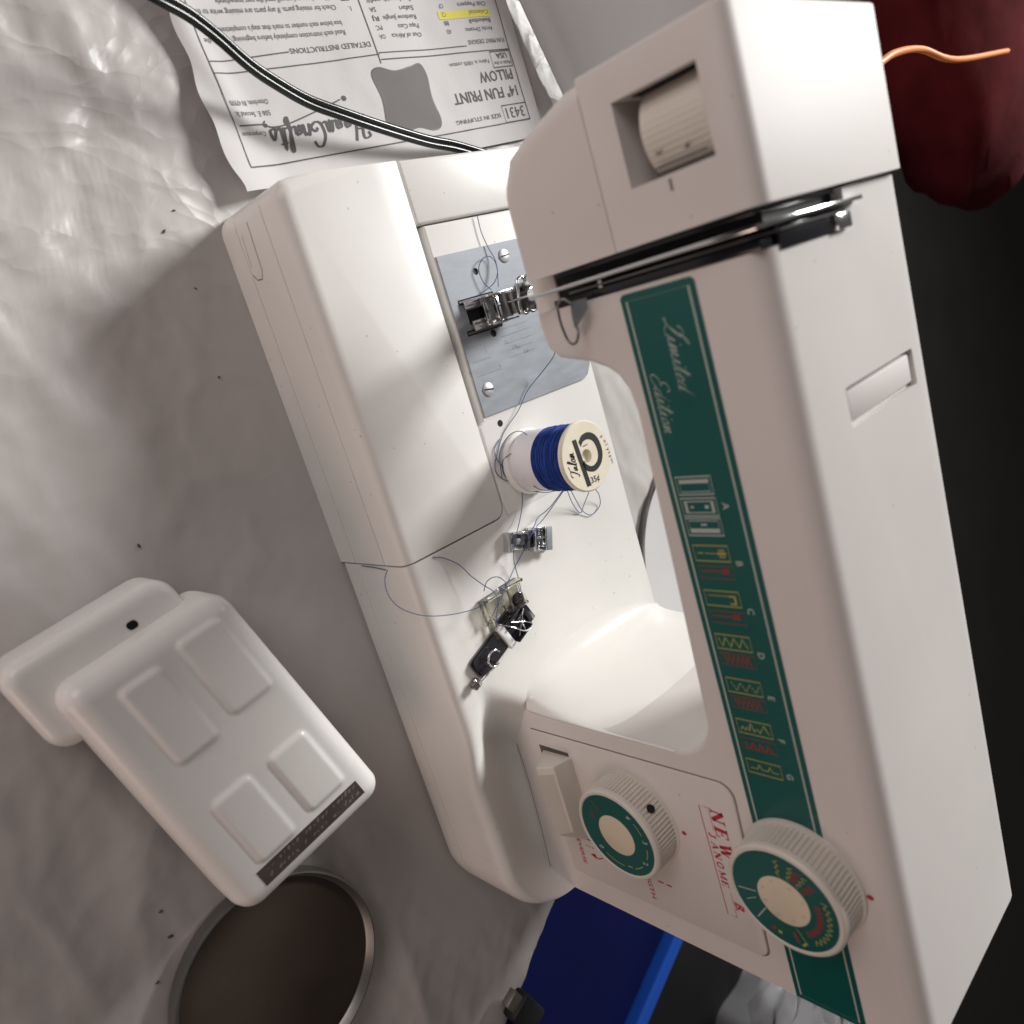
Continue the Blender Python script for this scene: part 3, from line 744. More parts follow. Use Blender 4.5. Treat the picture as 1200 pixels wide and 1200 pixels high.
gp.stroke([polar(1.15, -52), polar(1.95, -46)], 0.05); gp.stroke([polar(1.2, -88), polar(2.0, -86)], 0.05); gp.stroke([polar(1.3, -74), polar(1.85, -70)], 0.03)
gp.text('0', -0.15, 1.0, 0.01)
g.build('yellow_stitches', YELP, d2); gr.build('red_stitches', REDP, d2); gp.build('pale_marks', PALEP, d2)['kind'] = 'stuff'
gk = Print((31.1, 2.403, 20.28), (1, 0, 0), (0, 0, 1), 0.004)
for k, ch in enumerate('GFEDCBA0'):
    x, y = polar(0.86, 150-44*k); gk.text(ch, x-0.07, y-0.07, 0.15)
gk.build('hub_letters', mat('faint_print', (0.45, 0.40, 0.30), 0.5), d2)

# ---- reverse lever
from_bm('lever_shade', box_bm(28.62, 34.0, 3.893, 3.95, 6.2, 8.3), GAP, M0)  # dark sheet on the panel, paints a shaded outline round the lever
b = bmesh.new()
LA = [(28.9, 4.0, 6.3), (28.85, 4.0, 8.45), (28.5, 2.6, 8.55), (28.95, 2.6, 7.1)]; LB = [(34.1, 4.0, 6.25), (33.9, 4.0, 8.4), (32.3, 2.6, 8.5), (33.0, 2.6, 7.15)]
va = [b.verts.new(p) for p in LA]; vb = [b.verts.new(p) for p in LB]
b.faces.new(va); b.faces.new(vb[::-1])
for k in range(4): b.faces.new((va[k], vb[k], vb[(k+1) % 4], va[(k+1) % 4]))
bmesh.ops.recalc_face_normals(b, faces=b.faces[:])
bevel_sharp(b, 0.09, 3)
rl = from_bm('reverse_lever', b, DIALM, M0)
V = []; F = []
def lerp3(a, c, t): return Vector(a).lerp(Vector(c), t)
for (e0, e1, cnt, nrm) in (((LA[3], LB[3]), (LA[2], LB[2]), 9, Vector((0, -1, 0))),):
    for k in range(cnt):
        t = (k+0.5)/cnt*0.84+0.08; dt = 0.30/cnt
        o = len(V)
        for f in (0.10, 0.985):
            a_ = lerp3(e0[0], e0[1], f); c_ = lerp3(e1[0], e1[1], f)
            V += [a_.lerp(c_, t-dt), a_.lerp(c_, t)+nrm*0.085, a_.lerp(c_, t+dt)]
        F += [(o, o+1, o+4, o+3), (o+1, o+2, o+5, o+4), (o, o+2, o+1), (o+3, o+4, o+5)]
r_ = from_data('grip_ribs', V, F, DIALM, rl, None)

v_, f_ = lathe_data([(0.17, 5.98), (0.17, 6.012), (0.05, 6.013)], (12.49, 7.78, 0), (0, 0, 1), 18)
from_data('bed_hole', v_, f_, BLACK, M0, 40)
# ---- needle plate
out = [(4.08, 6.9), (11.92, 6.9), (12.02, 14.35), (11.85, 14.75), (11.3, 15.15), (4.08, 15.15)]
b = prism_bm(out, 'z', 5.95, 6.09)
holes = [prism_bm([(cx+rr*cos(2*pi*k/16), cy+rr*sin(2*pi*k/16)) for k in range(16)], 'z', 5.9, 6.3) for cx, cy, rr in ((5.15, 9.0, 0.17), (8.2, 8.98, 0.19))]
slots = [box_bm(6.25, 6.5, 7.35, 9.7, 5.98, 6.3), box_bm(7.75, 8.0, 7.35, 9.7, 5.98, 6.3), box_bm(6.8, 7.5, 7.7, 9.7, 5.98, 6.3)]
plate = boolean('needle_plate', b, holes+slots, STEEL, M0, 30)
from_bm('plate_hole_shade', box_bm(4.9, 8.5, 7.2, 10.4, 5.99, 6.02), BLACK, M0)  # black sheet that paints the dark inside the plate's holes and slots
for i, (x, y) in enumerate(((4.75, 11.1), (10.7, 7.6))):
    v_, f_ = lathe_data([(0.34, 6.08), (0.34, 6.13), (0.29, 6.165), (0.05, 6.17)], (x, y, 0), (0, 0, 1), 28)
    s_ = from_data('plate_screw', v_, f_, SCREW, plate, 40)
    a = radians(95 if i == 0 else 80)
    bb = box_bm(-0.3, 0.3, -0.035, 0.035, 6.15, 6.18)
    bmesh.ops.rotate(bb, verts=bb.verts, cent=(0, 0, 0), matrix=Matrix.Rotation(a, 3, 'Z')); bmesh.ops.translate(bb, verts=bb.verts, vec=(x, y, 0))
    from_bm('screw_slot', bb, BLACK, plate)
# engraved seam guide lines and numbers
pr = Print((0, 0, 6.09), (0, 1, 0), (-1, 0, 0), 0.004)     # reads towards the back
for k, x in enumerate((8.5, 8.85, 9.25, 9.6, 9.95)):
    if k in (0, 2, 4): pr.stroke([(7.15, -x), (8.0+0.2*k, -x-0.02)], 0.03)
    pr.stroke([(9.6 if k != 1 else 9.4, -x+0.35), (11.4, -x+0.37)], 0.03)
for (t_, y, x) in (('5/8', 9.9, 9.25), ('3/4', 10.6, 9.65), ('3', 8.1, 9.0), ('4', 8.7, 9.9), ('15', 9.5, 8.9), ('20', 10.2, 9.35)):
    pr.text(t_, y, -x, 0.2)
pr.build('engraved_guides', mat('engraving', (0.22, 0.23, 0.25), 0.5), plate)
b = join_bm([box_bm(6.32, 6.44, 7.4, 9.6, 5.9, 6.13), box_bm(7.82, 7.94, 7.4, 9.6, 5.9, 6.13)])
from_bm('feed_dog', b, DKMET, M0)

# ---- presser foot, bar and needle clamp
foot = bmesh.new()
fo = join_bm([
    box_bm(6.35, 6.75, 7.55, 9.9, 6.15, 6.30, 0.04), box_bm(7.35, 7.85, 7.75, 9.9, 6.15, 6.30, 0.04),
    box_bm(6.35, 7.85, 8.6, 9.9, 6.18, 6.38, 0.05), box_bm(6.38, 6.48, 8.3, 10.0, 6.3, 7.25, 0.03), box_bm(7.72, 7.82, 8.3, 10.0, 6.3, 7.15, 0.03),
    box_bm(6.45, 7.75, 8.95, 9.1, 6.35, 6.9, 0.03)])
from_bm('presser_foot', fo, CHROME, M0)
v_, f_ = lathe_data([(0.09, 0), (0.09, 1.5)], (6.35, 9.35, 6.85), (1, 0, 0), 14)
from_data('foot_pin', v_, f_, CHROME, M0, 40)
from_bm('presser_ankle', join_bm([box_bm(6.55, 7.6, 9.2, 10.1, 6.9, 7.9, 0.06), box_bm(6.7, 7.45, 9.6, 10.3, 7.8, 10.5, 0.08), box_bm(6.5, 7.65, 9.0, 9.25, 7.1, 7.6, 0.05)]), DKMET, M0)
from_bm('ankle_shell', join_bm([box_bm(6.42, 7.72, 9.85, 11.2, 7.2, 7.75, 0.08), box_bm(6.3, 6.55, 9.6, 11.0, 7.7, 9.2, 0.05)]), CHROME, M0)
v_, f_ = lathe_data([(0.36, 0), (0.36, 16-8.5)], (7.0, 10.4, 8.4), (0, 0, 1), 20)
from_data('presser_bar', v_, f_, CHROME, M0, 40)
v_, f_ = lathe_data([(0.3, 0), (0.3, 7)], (7.0, 9.1, 9.3), (0, 0, 1), 20)
from_data('needle_bar', v_, f_, CHROME, M0, 40)
v_, f_ = lathe_data([(0.02, 0), (0.05, 0.4), (0.06, 3.2)], (7.0, 9.1, 6.35), (0, 0, 1), 10)
from_data('needle', v_, f_, CHROME, M0, 40)
# thumb ring
rp = [(6.05, 9.75, 8.2), (6.2, 9.45, 8.2), (6.7, 9.35, 8.2), (7.3, 9.2, 8.2), (7.65, 9.25, 8.2), (7.7, 9.55, 8.2), (7.4, 9.75, 8.2), (6.7, 9.9, 8.2), (6.25, 9.98, 8.2)]
tubes('clamp_loop', [catmull(rp, 5, True)], 0.09, CHROME, M0, 8, True)
rp2 = [(a, b_+0.45, c+0.1) for a, b_, c in rp]
tubes('clamp_loop', [catmull(rp2, 5, True)], 0.07, DKMET, M0, 8, True)

# small moulded catch lines on the front left end
pr = Print((0, -0.002, 0), (1, 0, 0), (0, 0, 1), 0.004)
pr.stroke([(0.55, 2.75), (2.6, 2.6), (2.95, 2.35), (2.9, 1.9), (2.6, 1.62)], 0.05)
pr.stroke([(0.9, 1.9), (2.3, 1.75)], 0.025)
pr.build('catch_outline', SEAMM, M0)
# joint line down the column front
pr = Print((0, 3.995, 0), (1, 0, 0), (0, 0, 1), 0.004)
pr.stroke([(26.9, 4.2), (29.5, 4.12), (31.5, 4.1), (34.5, 3.85), (37.8, 3.45)], 0.05); pr.build('column_joint', SEAMM, M0)
pr = None

# ================================================================== SPOOL
SX, SY = 14.83, 8.75
SP = thing('thread_spool', 'cream thread spool wound with blue and white thread standing on the machine bed', 'thread spool', (SX, SY, 6))
lathe('bottom_flange', [(1.6, 6.02), (1.7, 6.08), (1.7, 6.28), (1.6, 6.36), (0.8, 6.36)], (SX, SY, 0), (0, 0, 1), PEDAL, SP, 72)
lathe('white_barrel', [(1.45, 6.34), (1.56, 6.5), (1.56, 8.0), (1.45, 8.1)], (SX, SY, 0), (0, 0, 1), SPOOLW, SP, 72)
# blue thread: wound turns
prof_ = []; h = 8.02; k = 0
while h < 9.93:
    prof_.append((1.53+0.05*(k % 2)+0.02*sin(k*1.7), h)); h += 0.045; k += 1
lathe('blue_winding', prof_, (SX, SY, 0), (0, 0, 1), BLUE, SP, 72, smooth=80)
rnd = random.Random(3); paths = []
for i in range(26):
    a = rnd.uniform(0, 6.28); z = rnd.uniform(8.15, 9.85); dz = rnd.uniform(-0.5, 0.5)
    paths.append([(SX+1.6*cos(a+t*0.25), SY+1.6*sin(a+t*0.25), min(9.95, max(8.08, z+dz*t/9))) for t in range(10)])
tubes('blue_winding_strands', paths, 0.03, BLUE, SP, 6)
top = lathe('top_flange', [(0.9, 9.96), (1.6, 9.98), (1.71, 10.06), (1.71, 10.2), (1.64, 10.28), (0.33, 10.28), (0.31, 10.08), (0.05, 10.06)], (SX, SY, 0), (0, 0, 1), SPOOLC, SP, 96)
# the print
pr = Print((0, 0, 10.28), (0, 1, 0), (-1, 0, 0), 0.006)
def c4(lst): return [(p[1], -p[0]) for p in lst]
stem = c4([(13.851, 8.046), (13.862, 8.337), (16.228, 8.529), (16.212, 8.229)])
pr.poly(stem)
outer = c4([(14.051, 8.440), (13.809, 8.765), (13.797, 9.227), (14.057, 9.645), (14.516, 9.841), (15.067, 9.826), (15.485, 9.536), (15.671, 9.106), (15.631, 8.771), (15.436, 8.446), (15.099, 8.326)])
inner = c4([(14.310, 8.522), (14.116, 8.754), (14.113, 9.099), (14.283, 9.377), (14.603, 9.511), (14.960, 9.513), (15.229, 9.374), (15.375, 9.109), (15.370, 8.848), (15.196, 8.601), (14.954, 8.470)])
oo = catmull([(a, b_, 0) for a, b_ in outer], 4); ii = catmull([(a, b_, 0) for a, b_ in inner], 4)
for k in range(len(oo)-1):
    pr.poly([(oo[k].x, oo[k].y), (oo[k+1].x, oo[k+1].y), (ii[k+1].x, ii[k+1].y), (ii[k].x, ii[k].y)])
(a_, b_), (c_, d_) = c4([(16.149, 8.561), (16.187, 9.370)]); an = math.atan2(d_-b_, c_-a_)
pr.text('35\u00a2', a_, b_, 0.30, fit=0.62, bold=0.02, rot=an)
(a_, b_), (c_, d_) = c4([(15.592, 7.956), (14.274, 7.958)])
q = Print((0, 0, 10.28), Vector((-(d_-b_), c_-a_, 0)), Vector((-(c_-a_), -(d_-b_), 0)), 0.006)
q.o = Vector((-b_, a_, 10.28)); q.v = Vector((0, 0, 1)).cross(q.u); q.n = Vector((0, 0, 1))
cursive(q, 'Talon', 0, 0.02, 0.25, 0.055, 0.3, 1.25)
pr.V += q.V; base_ = len(pr.V)-len(q.V); pr.F += [tuple(i+base_ for i in f) for f in q.F]
# curved small word on the right rim
ctr = c4([(14.853, 8.856)])[0]
w_ = 'polyspun'; pts_ = c4([(14.263, 9.974), (14.521, 10.096), (14.756, 10.144), (14.946, 10.175), (15.140, 10.216), (15.326, 10.232), (15.495, 10.254), (15.638, 10.257)])
for k, ch in enumerate(w_):
    x, y = pts_[k]; nx = pts_[min(k+1, 7)]; pv = pts_[max(k-1, 0)]; an = math.atan2(nx[1]-pv[1], nx[0]-pv[0])
    pr.text(ch, x, y, 0.20, rot=an, bold=0.01)
(a_, b_), (c_, d_) = c4([(14.373, 8.650), (14.336, 9.240)]); pr.text('nilum', a_, b_, 0.10, fit=0.36, rot=math.atan2(d_-b_, c_-a_))
pr.build('top_print', INK, top)

# ================================================================== LOOSE THREADS
r = 0.022
def th(name, label, paths, group=None):
    V0 = paths[0][0]
    o = tubes(name, [catmull(p, 8) for p in paths], r, BTHR, None, 6, origin=V0)
    tag(o, label, 'thread', 'loose blue threads')
    return o
th('loose_thread', 'blue thread running from the needle plate down to the spool', [[
   (9.9280, 10.8856, 8.0000), (10.3276, 11.2303, 7.2000), (10.9160, 10.7978, 6.5000), (11.4542, 9.9322, 6.2500), (12.1841, 9.0579, 6.2000), (12.7177, 8.1972, 6.1000), (13.0813, 7.6627, 6.0600), (13.7659, 7.0264, 6.0600), (14.2926, 6.5997, 6.1000), (14.7801, 6.5805, 6.1000), (15.3450, 7.1342, 6.1000), (15.5455, 7.7498, 6.6000), (15.9551, 7.3814, 8.0000), (16.1314, 7.8852, 9.0000)],
   [(15.0323, 6.7771, 6.1000), (13.7691, 6.9876, 6.3000), (13.1178, 7.6338, 6.6000), (13.1631, 8.2421, 6.9000), (13.7776, 8.0485, 7.6000), (14.5294, 7.5933, 8.0000), (13.8129, 7.9700, 8.4000), (13.5801, 8.0836, 8.8000)],
   [(15.2046, 7.4852, 8.2000), (15.6931, 7.7367, 7.0000), (15.6751, 7.5209, 6.2000), (15.0396, 7.0517, 6.0600), (14.3397, 7.1173, 6.1000), (14.0415, 7.3526, 6.5000), (14.0849, 7.7733, 7.0000), (14.5427, 7.4890, 8.1000)],
   [(13.2096, 7.3707, 6.0600), (13.6948, 6.8179, 6.0600), (14.5956, 7.0740, 6.1000), (15.3158, 7.5429, 6.2000), (16.2135, 8.2095, 6.3000), (16.5622, 8.7235, 6.8000), (16.3206, 8.3376, 8.2000)]])
th('loose_thread', 'blue thread looping on the steel plate beside the presser foot', [[
   (2.6113, 10.0576, 6.1500), (3.4256, 10.0149, 6.1500), (4.2013, 10.1212, 6.2000), (4.8326, 10.2463, 6.3000), (5.4180, 10.0971, 6.4000), (5.8559, 9.7434, 6.4000), (6.0803, 9.2304, 6.3500), (6.2420, 8.6337, 6.3000)],
   [(6.1415, 9.6837, 6.6000), (5.1732, 10.1371, 6.4000), (4.6679, 10.0197, 6.3000), (4.6612, 9.5013, 6.3000), (5.0768, 9.0475, 6.3000), (5.7052, 9.0794, 6.3000), (6.2028, 9.3692, 6.4000)]])
th('loose_thread', 'blue thread loop hanging below the cream spool top', [[
   (16.9410, 10.2144, 7.0000), (17.9539, 11.0080, 6.4000), (18.7507, 11.5301, 6.1500), (19.1493, 12.1526, 6.1000), (18.8942, 12.9250, 6.1000), (18.2326, 12.7714, 6.4000), (17.7355, 12.2184, 6.8000)],
   [(16.7250, 9.6043, 7.4000), (17.8865, 10.5771, 6.5000), (18.7142, 11.3133, 6.1000), (18.3510, 11.5252, 6.3000), (17.6755, 11.6673, 6.8000)]])
th('loose_thread', 'blue thread from the spool threaded through the silver foot', [[
   (16.6819, 9.4893, 7.4000), (17.3741, 9.2544, 6.6000), (17.9239, 8.4826, 6.3000), (18.0575, 7.6477, 6.5000), (18.1793, 6.8273, 6.9000), (18.7848, 6.3762, 6.6000), (19.3620, 5.5627, 6.5000), (19.9160, 4.3105, 6.9000), (20.5466, 3.2689, 7.0000), (21.2961, 2.8343, 6.5000)],
   [(16.6794, 9.3584, 7.4000), (17.4794, 8.9184, 6.5000), (17.7257, 8.1087, 6.3000), (17.8844, 7.2322, 6.8000), (18.4881, 6.2219, 6.5000)],
   [(15.4271, 7.8365, 6.3000), (16.6804, 7.4869, 6.2000), (17.3864, 6.9192, 6.3000), (17.9403, 5.8232, 6.9000), (18.9834, 5.7486, 6.4000), (20.1567, 5.7359, 6.3000), (20.9177, 5.3892, 6.6000)]])
th('loose_thread', 'long blue thread curling over the front edge of the machine', [[
   (17.0307, 1.4942, 6.0400), (17.2878, 1.9886, 6.1500), (17.8651, 2.5219, 6.4000), (18.5731, 2.8374, 6.6000), (19.2365, 3.2357, 6.8000), (19.5836, 3.3664, 7.2000), (20.0862, 3.3254, 7.4000), (20.6929, 3.1455, 7.2000), (21.3289, 3.0099, 7.0000)],
   [(16.5539, -0.9920, 6.1000), (16.9511, -1.2274, 6.0000), (17.5242, -1.4694, 6.3000), (18.1393, -1.3516, 6.6000), (18.7030, -0.8508, 6.8000), (19.1815, -0.1256, 6.9000), (19.6431, 0.9745, 6.9000), (19.9763, 2.1836, 6.9000), (19.8978, 2.9011, 7.2000), (19.6590, 3.8416, 7.4000), (19.4020, 4.0609, 7.4000), (18.9927, 3.7435, 7.3000), (19.0176, 3.2882, 7.1000), (19.4193, 2.9885, 7.0000)]])
th('loose_thread', 'short grey thread end lying on the front seam', [[(16.9583, -0.0500, 2.1059), (16.9959, -0.0500, 3.2051), (17.0774, -0.0500, 4.2315)]])

# ================================================================== LOOSE PRESSER FEET
def local_frame(px0, px1):
    a = Vector(px0); b = Vector(px1); u = (b-a); L = u.length; u.normalize(); w = Vector((0, 0, 1)).cross(u).normalized()
    return a, u, w, L
def place(bm, o, u, w):
    Mx = Matrix((( u.x, w.x, 0, o.x), (u.y, w.y, 0, o.y), (0, 0, 1, o.z), (0, 0, 0, 1)))
    bmesh.ops.transform(bm, matrix=Mx, verts=bm.verts); return bm
# silver foot: u from its left (front) end to right end
o_, u_, w_, L_ = local_frame((18.0131, 5.7494, 6.3000), (19.1113, 8.7941, 6.3000))
o_.z = 6.0
SF = thing('metal_presser_foot', 'shiny silver presser foot lying on the bed below the spool', 'presser foot', (o_.x, o_.y, 6))
# L about 3; w axis points to negative X (image up)
def lf(name, bms, m, par, o, u, w, smooth=30):
    b = join_bm(bms); place(b, o, u, w); return from_bm(name, b, m, par, smooth)
lf('foot_sole', [box_bm(0.05, 1.15, -0.50, 0.42, 0.02, 0.14, 0.03), box_bm(1.5, 2.95, -0.62, 0.60, 0.02, 0.16, 0.03)], CHROME, SF, o_, u_, w_)
lf('foot_bridge', [box_bm(0.9, 1.9, -0.25, 0.45, 0.10, 0.34, 0.04), box_bm(1.25, 1.45, -0.45, 0.50, 0.05, 0.5, 0.03)], DKMET, SF, o_, u_, w_)
lf('foot_wall', [box_bm(0.0, 0.12, -0.55, 0.42, 0.0, 0.5, 0.03), box_bm(0.45, 1.2, 0.30, 0.42, 0.1, 0.65, 0.03), box_bm(1.55, 1.68, -0.62, 0.60, 0.1, 0.72, 0.03), box_bm(2.35, 2.45, -0.6, 0.58, 0.1, 0.62, 0.03),
     box_bm(1.6, 2.4, 0.5, 0.6, 0.1, 0.6, 0.03), box_bm(1.6, 2.4, -0.62, -0.52, 0.1, 0.6, 0.03), box_bm(1.65, 2.4, 0.02, 0.12, 0.45, 0.6, 0.02)], CHROME, SF, o_, u_, w_)
lf('foot_back_plate', [box_bm(2.45, 2.98, -0.62, 0.62, 0.35, 0.48, 0.04), box_bm(0.5, 0.75, -0.2, 0.1, 0.15, 0.5, 0.03)], STEEL, SF, o_, u_, w_)
# clear foot
o_, u_, w_, L_ = local_frame((20.6840, 3.1130, 6.2000), (20.6170, 5.8931, 6.2000)); o_.z = 6.0
CF = thing('clear_presser_foot', 'transparent yellowed plastic presser foot under tangled blue thread', 'presser foot', (o_.x, o_.y, 6))
lf('clear_sole', [box_bm(0.0, 1.2, -0.6, 0.6, 0.02, 0.22, 0.06), box_bm(1.35, 2.6, -0.75, 0.65, 0.02, 0.22, 0.06), box_bm(1.1, 1.45, -0.35, 0.45, 0.02, 0.22, 0.05)], CLEAR, CF, o_, u_, w_)
lf('clear_rail', [box_bm(0.0, 0.2, -0.6, 0.6, 0.2, 0.55, 0.05), box_bm(0.2, 1.2, 0.42, 0.6, 0.2, 0.6, 0.05), box_bm(1.35, 2.6, 0.48, 0.65, 0.2, 0.7, 0.05), box_bm(1.35, 2.6, -0.75, -0.58, 0.2, 0.6, 0.05), box_bm(0.1, 0.5, -1.6, -0.6, 0.02, 0.35, 0.06)], CLEAR, CF, o_, u_, w_)
lf('metal_pin', [box_bm(1.5, 1.6, -0.9, 0.8, 0.5, 0.6, 0.03)], DKMET, CF, o_, u_, w_)
v_, f_ = lathe_data([(0.42, 6.22), (0.42, 6.4), (0.34, 6.46), (0.1, 6.46)], ((21.0980, 5.4167, 6.3000)[0], (21.0980, 5.4167, 6.3000)[1], 0), (0, 0, 1), 24)
from_data('clear_boss', v_, f_, CLEAR, CF, 40)
# black foot
o_, u_, w_, L_ = local_frame((22.9898, 2.2093, 6.3000), (21.7728, 5.3296, 6.3000)); o_.z = 6.0
BF = thing('black_presser_foot', 'black presser foot with white bar and wire lever at the column corner', 'presser foot', (o_.x, o_.y, 6))
lf('black_plate', [prism_bm(rrect(-0.5, 1.75, -0.55, 0.55, 0.25, 4), 'z', 0.12, 0.32), box_bm(2.0, 3.7, -0.72, 0.72, 0.12, 0.34, 0.08)], BLACKG, BF, o_, u_, w_)
lf('plate_rim', [prism_bm(rrect(-0.58, 1.78, -0.62, 0.62, 0.28, 4), 'z', 0.02, 0.13), box_bm(1.95, 3.78, -0.78, 0.78, 0.02, 0.13, 0.04)], DKMET, BF, o_, u_, w_)
lf('frame_wall', [box_bm(2.0, 3.2, 0.55, 0.66, 0.3, 0.75, 0.03), box_bm(2.0, 3.2, -0.66, -0.55, 0.3, 0.75, 0.03), box_bm(3.3, 3.75, -0.7, 0.7, 0.3, 0.5, 0.08), box_bm(2.0, 3.2, 0.2, 0.3, 0.55, 0.65, 0.02)], BLACKG, BF, o_, u_, w_)
lf('white_bar', [box_bm(1.55, 1.98, -0.72, 0.70, 0.2, 0.5, 0.06)], mat('white_bar_plastic', (0.8, 0.8, 0.8), 0.3), BF, o_, u_, w_)
def L2(x, y, z): return o_+u_*x+w_*y+Vector((0, 0, z))
wires = [[L2(2.2, -0.4, 0.72), L2(3.0, 0.25, 0.78), L2(3.3, 0.4, 0.75)], [L2(2.3, 0.5, 0.75), L2(2.9, -0.1, 0.8), L2(3.2, -0.55, 0.75)], [L2(3.0, -0.62, 0.82), L2(2.5, -0.3, 0.95), L2(2.1, 0.4, 0.9), L2(1.7, 0.95, 0.6)],
         [L2(2.75, 0.1, 0.8), L2(2.65, -0.55, 0.75)]]
tubes('wire_spring', [catmull(w, 5) for w in wires], 0.035, CHROME, BF, 6)
lp = [L2(0.45+0.42*cos(a), -0.05+0.38*sin(a), 0.62) for a in [k*pi/6 for k in range(10)]]+[L2(-0.4, -0.25, 0.6), L2(-1.0, -0.35, 0.4)]
tubes('wire_lever', [catmull(lp, 4)], 0.055, CHROME, BF, 7)
lf('lever_end', [box_bm(-1.25, -0.75, -0.5, -0.12, 0.05, 0.45, 0.05)], DKMET, BF, o_, u_, w_)
tubes('lever_collar', [[L2(-0.95, -0.55, 0.3), L2(-0.95, -0.3, 0.5), L2(-0.95, -0.05, 0.3)], [L2(0.3, -0.15, 0.35), L2(0.3, -0.15, 0.9)]], 0.06, CHROME, BF, 7)

# ================================================================== INSTRUCTION SHEET
F0 = Vector((-3.2402, 21.8926, 0.0000)); F1 = Vector((-2.2160, 2.2763, 0.0000))
U_ = (F1-F0); FWD = U_.length; U_.normalize(); V_ = Vector((0, 0, 1)).cross(U_)   # up on the page (towards the machine)
if V_.x < 0: V_ = -V_
def sheet_z(p):
    s = (p-F0).dot(U_); t = -(p-F0).dot(V_)
    # right-hand edge of the page curls up, gentle waves elsewhere
    e = sstep(17.6, 21.2, s)
    z = 0.14+0.10*(wnoise((s, t, 1.0), 0.22, 3)+0.4)+e*(0.55*0.5*(1+sin(t*0.8+0.6))+0.15)
    z += 0.25*math.exp(-((s-18.6-0.25*t)**2)/0.5)*sstep(1, 4, t)
    z += 0.35*math.exp(-((t+1.0)**2)/0.5)*sstep(15, 20.5, s)
    return z+0.1
IS = thing('instruction_sheet', 'printed instruction sheet for a fun print pillow, upside down behind the cable', 'paper sheet', (F0.x, F0.y, 0))
V = []; F = []; ns, nt_ = 90, 110
for j in range(nt_+1):
    t = -1.05+27.9*j/nt_
    for i in range(ns+1):
        wav = 0.15*sin(t*0.9)+0.08*sin(t*2.3)
        s = -0.95+(21.6+wav*(i/ns)**8)*i/ns
        p = F0+U_*s-V_*t; V.append((p.x, p.y, sheet_z(p)))
for j in range(nt_):
    for i in range(ns):
        k = j*(ns+1)+i; F.append((k, k+1, k+ns+2, k+ns+1))
# thickness
nV = len(V); V += [(a, b_, c-0.015) for a, b_, c in V]; F += [tuple(i+nV for i in f[::-1]) for f in F]
page = from_data('page', V, F, PAPER, IS, 180)
def page_print():
    q = Print((F0.x, F0.y, 0), U_, V_, 0.0); q.fn = lambda p: Vector((p.x, p.y, sheet_z(Vector((p.x, p.y, 0)))+0.022)); 
    return q
def hl(q, x0, y0, x1, y1, w, n=24): q.stroke([(x0+(x1-x0)*k/n, -(y0+(y1-y0)*k/n)) for k in range(n+1)], w)
W = FWD
q = page_print()
hl(q, 0, 0, W, 0, 0.06); hl(q, 0, 0, 0, 26, 0.06, 40); hl(q, W, 0, W, 26, 0.05, 40)
HD = 4.05
hl(q, 0, HD, W*0.5, HD+.08, 0.05); hl(q, W*0.5, HD+.35, W, HD+.1, 0.05)
hl(q, W*0.505, HD-.1, W*0.5, 26, 0.06, 40); hl(q, 3.4, HD+.36, W*0.5, HD+.42, 0.05)
hl(q, 0, HD+.02, W*0.5, HD+.1, 0.02); hl(q, W*0.5+5.3, HD+.85, W, HD+.62, 0.05)
q.rect(0, -0.98, 2.1, -0.02, 0.05); q.text('3431', 0.3, -0.82, 0.62, fit=1.55, bold=0.0)
q.text('SIZE IN STUFFING', 2.35, -0.6, 0.24, fit=3.6)
q.text('14" FUN PRINT', 0.4, -2.0, 0.60, fit=5.2, bold=0.012)
q.text('PILLOW', 0.4, -2.95, 0.60, fit=2.75, bold=0.012)
q.rect(0.12, -3.98, 1.75, -3.1, 0.045); q.text('Made in the', 0.2, -3.42, 0.2, fit=1.4); q.text('USA', 0.4, -3.88, 0.32, fit=0.9, bold=0.01)
q.text('Fabric is 100% cotton', 2.0, -3.6, 0.22, fit=3.1)
q.text('FUN PRINT DESIGNS', 0.2, -4.7, 0.24, fit=3.0)
names = ['Arctic Dreams', 'Basketball', 'Celestial', 'Chili Peppers', 'Fungi', 'Frog Parade', 'Golf', 'Horses']; codes = ['AD', 'BB', 'CE', 'CP', 'FG', 'FR', 'GF', 'HS']
names2 = ['Out of Africa', 'Papa Cats', 'Rainbow Jungle', 'Safari', 'Sunday with cats', 'Soccer', 'Stars', 'Wolves']; codes2 = ['OA', 'PC', 'RJ', 'SA', 'SW', 'SC', 'ST', 'WO']
for k in range(8):
    y = -5.35-0.45*k; q.text(names[k], 0.9, y, 0.24, fit=0.17*len(names[k])); q.text(codes[k], 4.2, y, 0.24, fit=0.34)
    q.text(names2[k], 6.4, y, 0.24, fit=0.165*len(names2[k])); q.text(codes2[k], 9.0, y, 0.24, fit=0.4)
X0 = W*0.5+0.35
q.text('DETAILED INSTRUCTIONS', X0, -HD-1.0, 0.26, fit=4.9, bold=0.0)
q.text('Read each instruction completely before beginning.  Check the', X0+1.3, -HD-1.65, 0.25, fit=7.9)
q.text('box below each number to mark that step\'s completion.', X0+1.3, -HD-2.1, 0.25, fit=6.9)
q.text('1.', X0+0.4, -HD-2.75, 0.25); q.text('Check for missing parts. If any parts are missing write to the', X0+1.3, -HD-2.85, 0.25, fit=7.9)
q.text('address above and we will send the part immediately.', X0+1.3, -HD-3.3, 0.25, fit=6.6)
q.rect(X0+0.35, -HD-3.5, X0+0.8, -HD-3.05, 0.05)
q.text('contains:', X0+1.3, -HD-3.85, 0.25, fit=1.2); q.text('2 pre-cut pieces of woven fabric', X0+1.3, -HD-4.6, 0.25, fit=4.4)
q.text('1 bag of polyester stuffing', X0+1.3, -HD-5.2, 0.25, fit=3.6); q.text('thread and needle', X0+1.3, -HD-5.8, 0.25, fit=2.5)
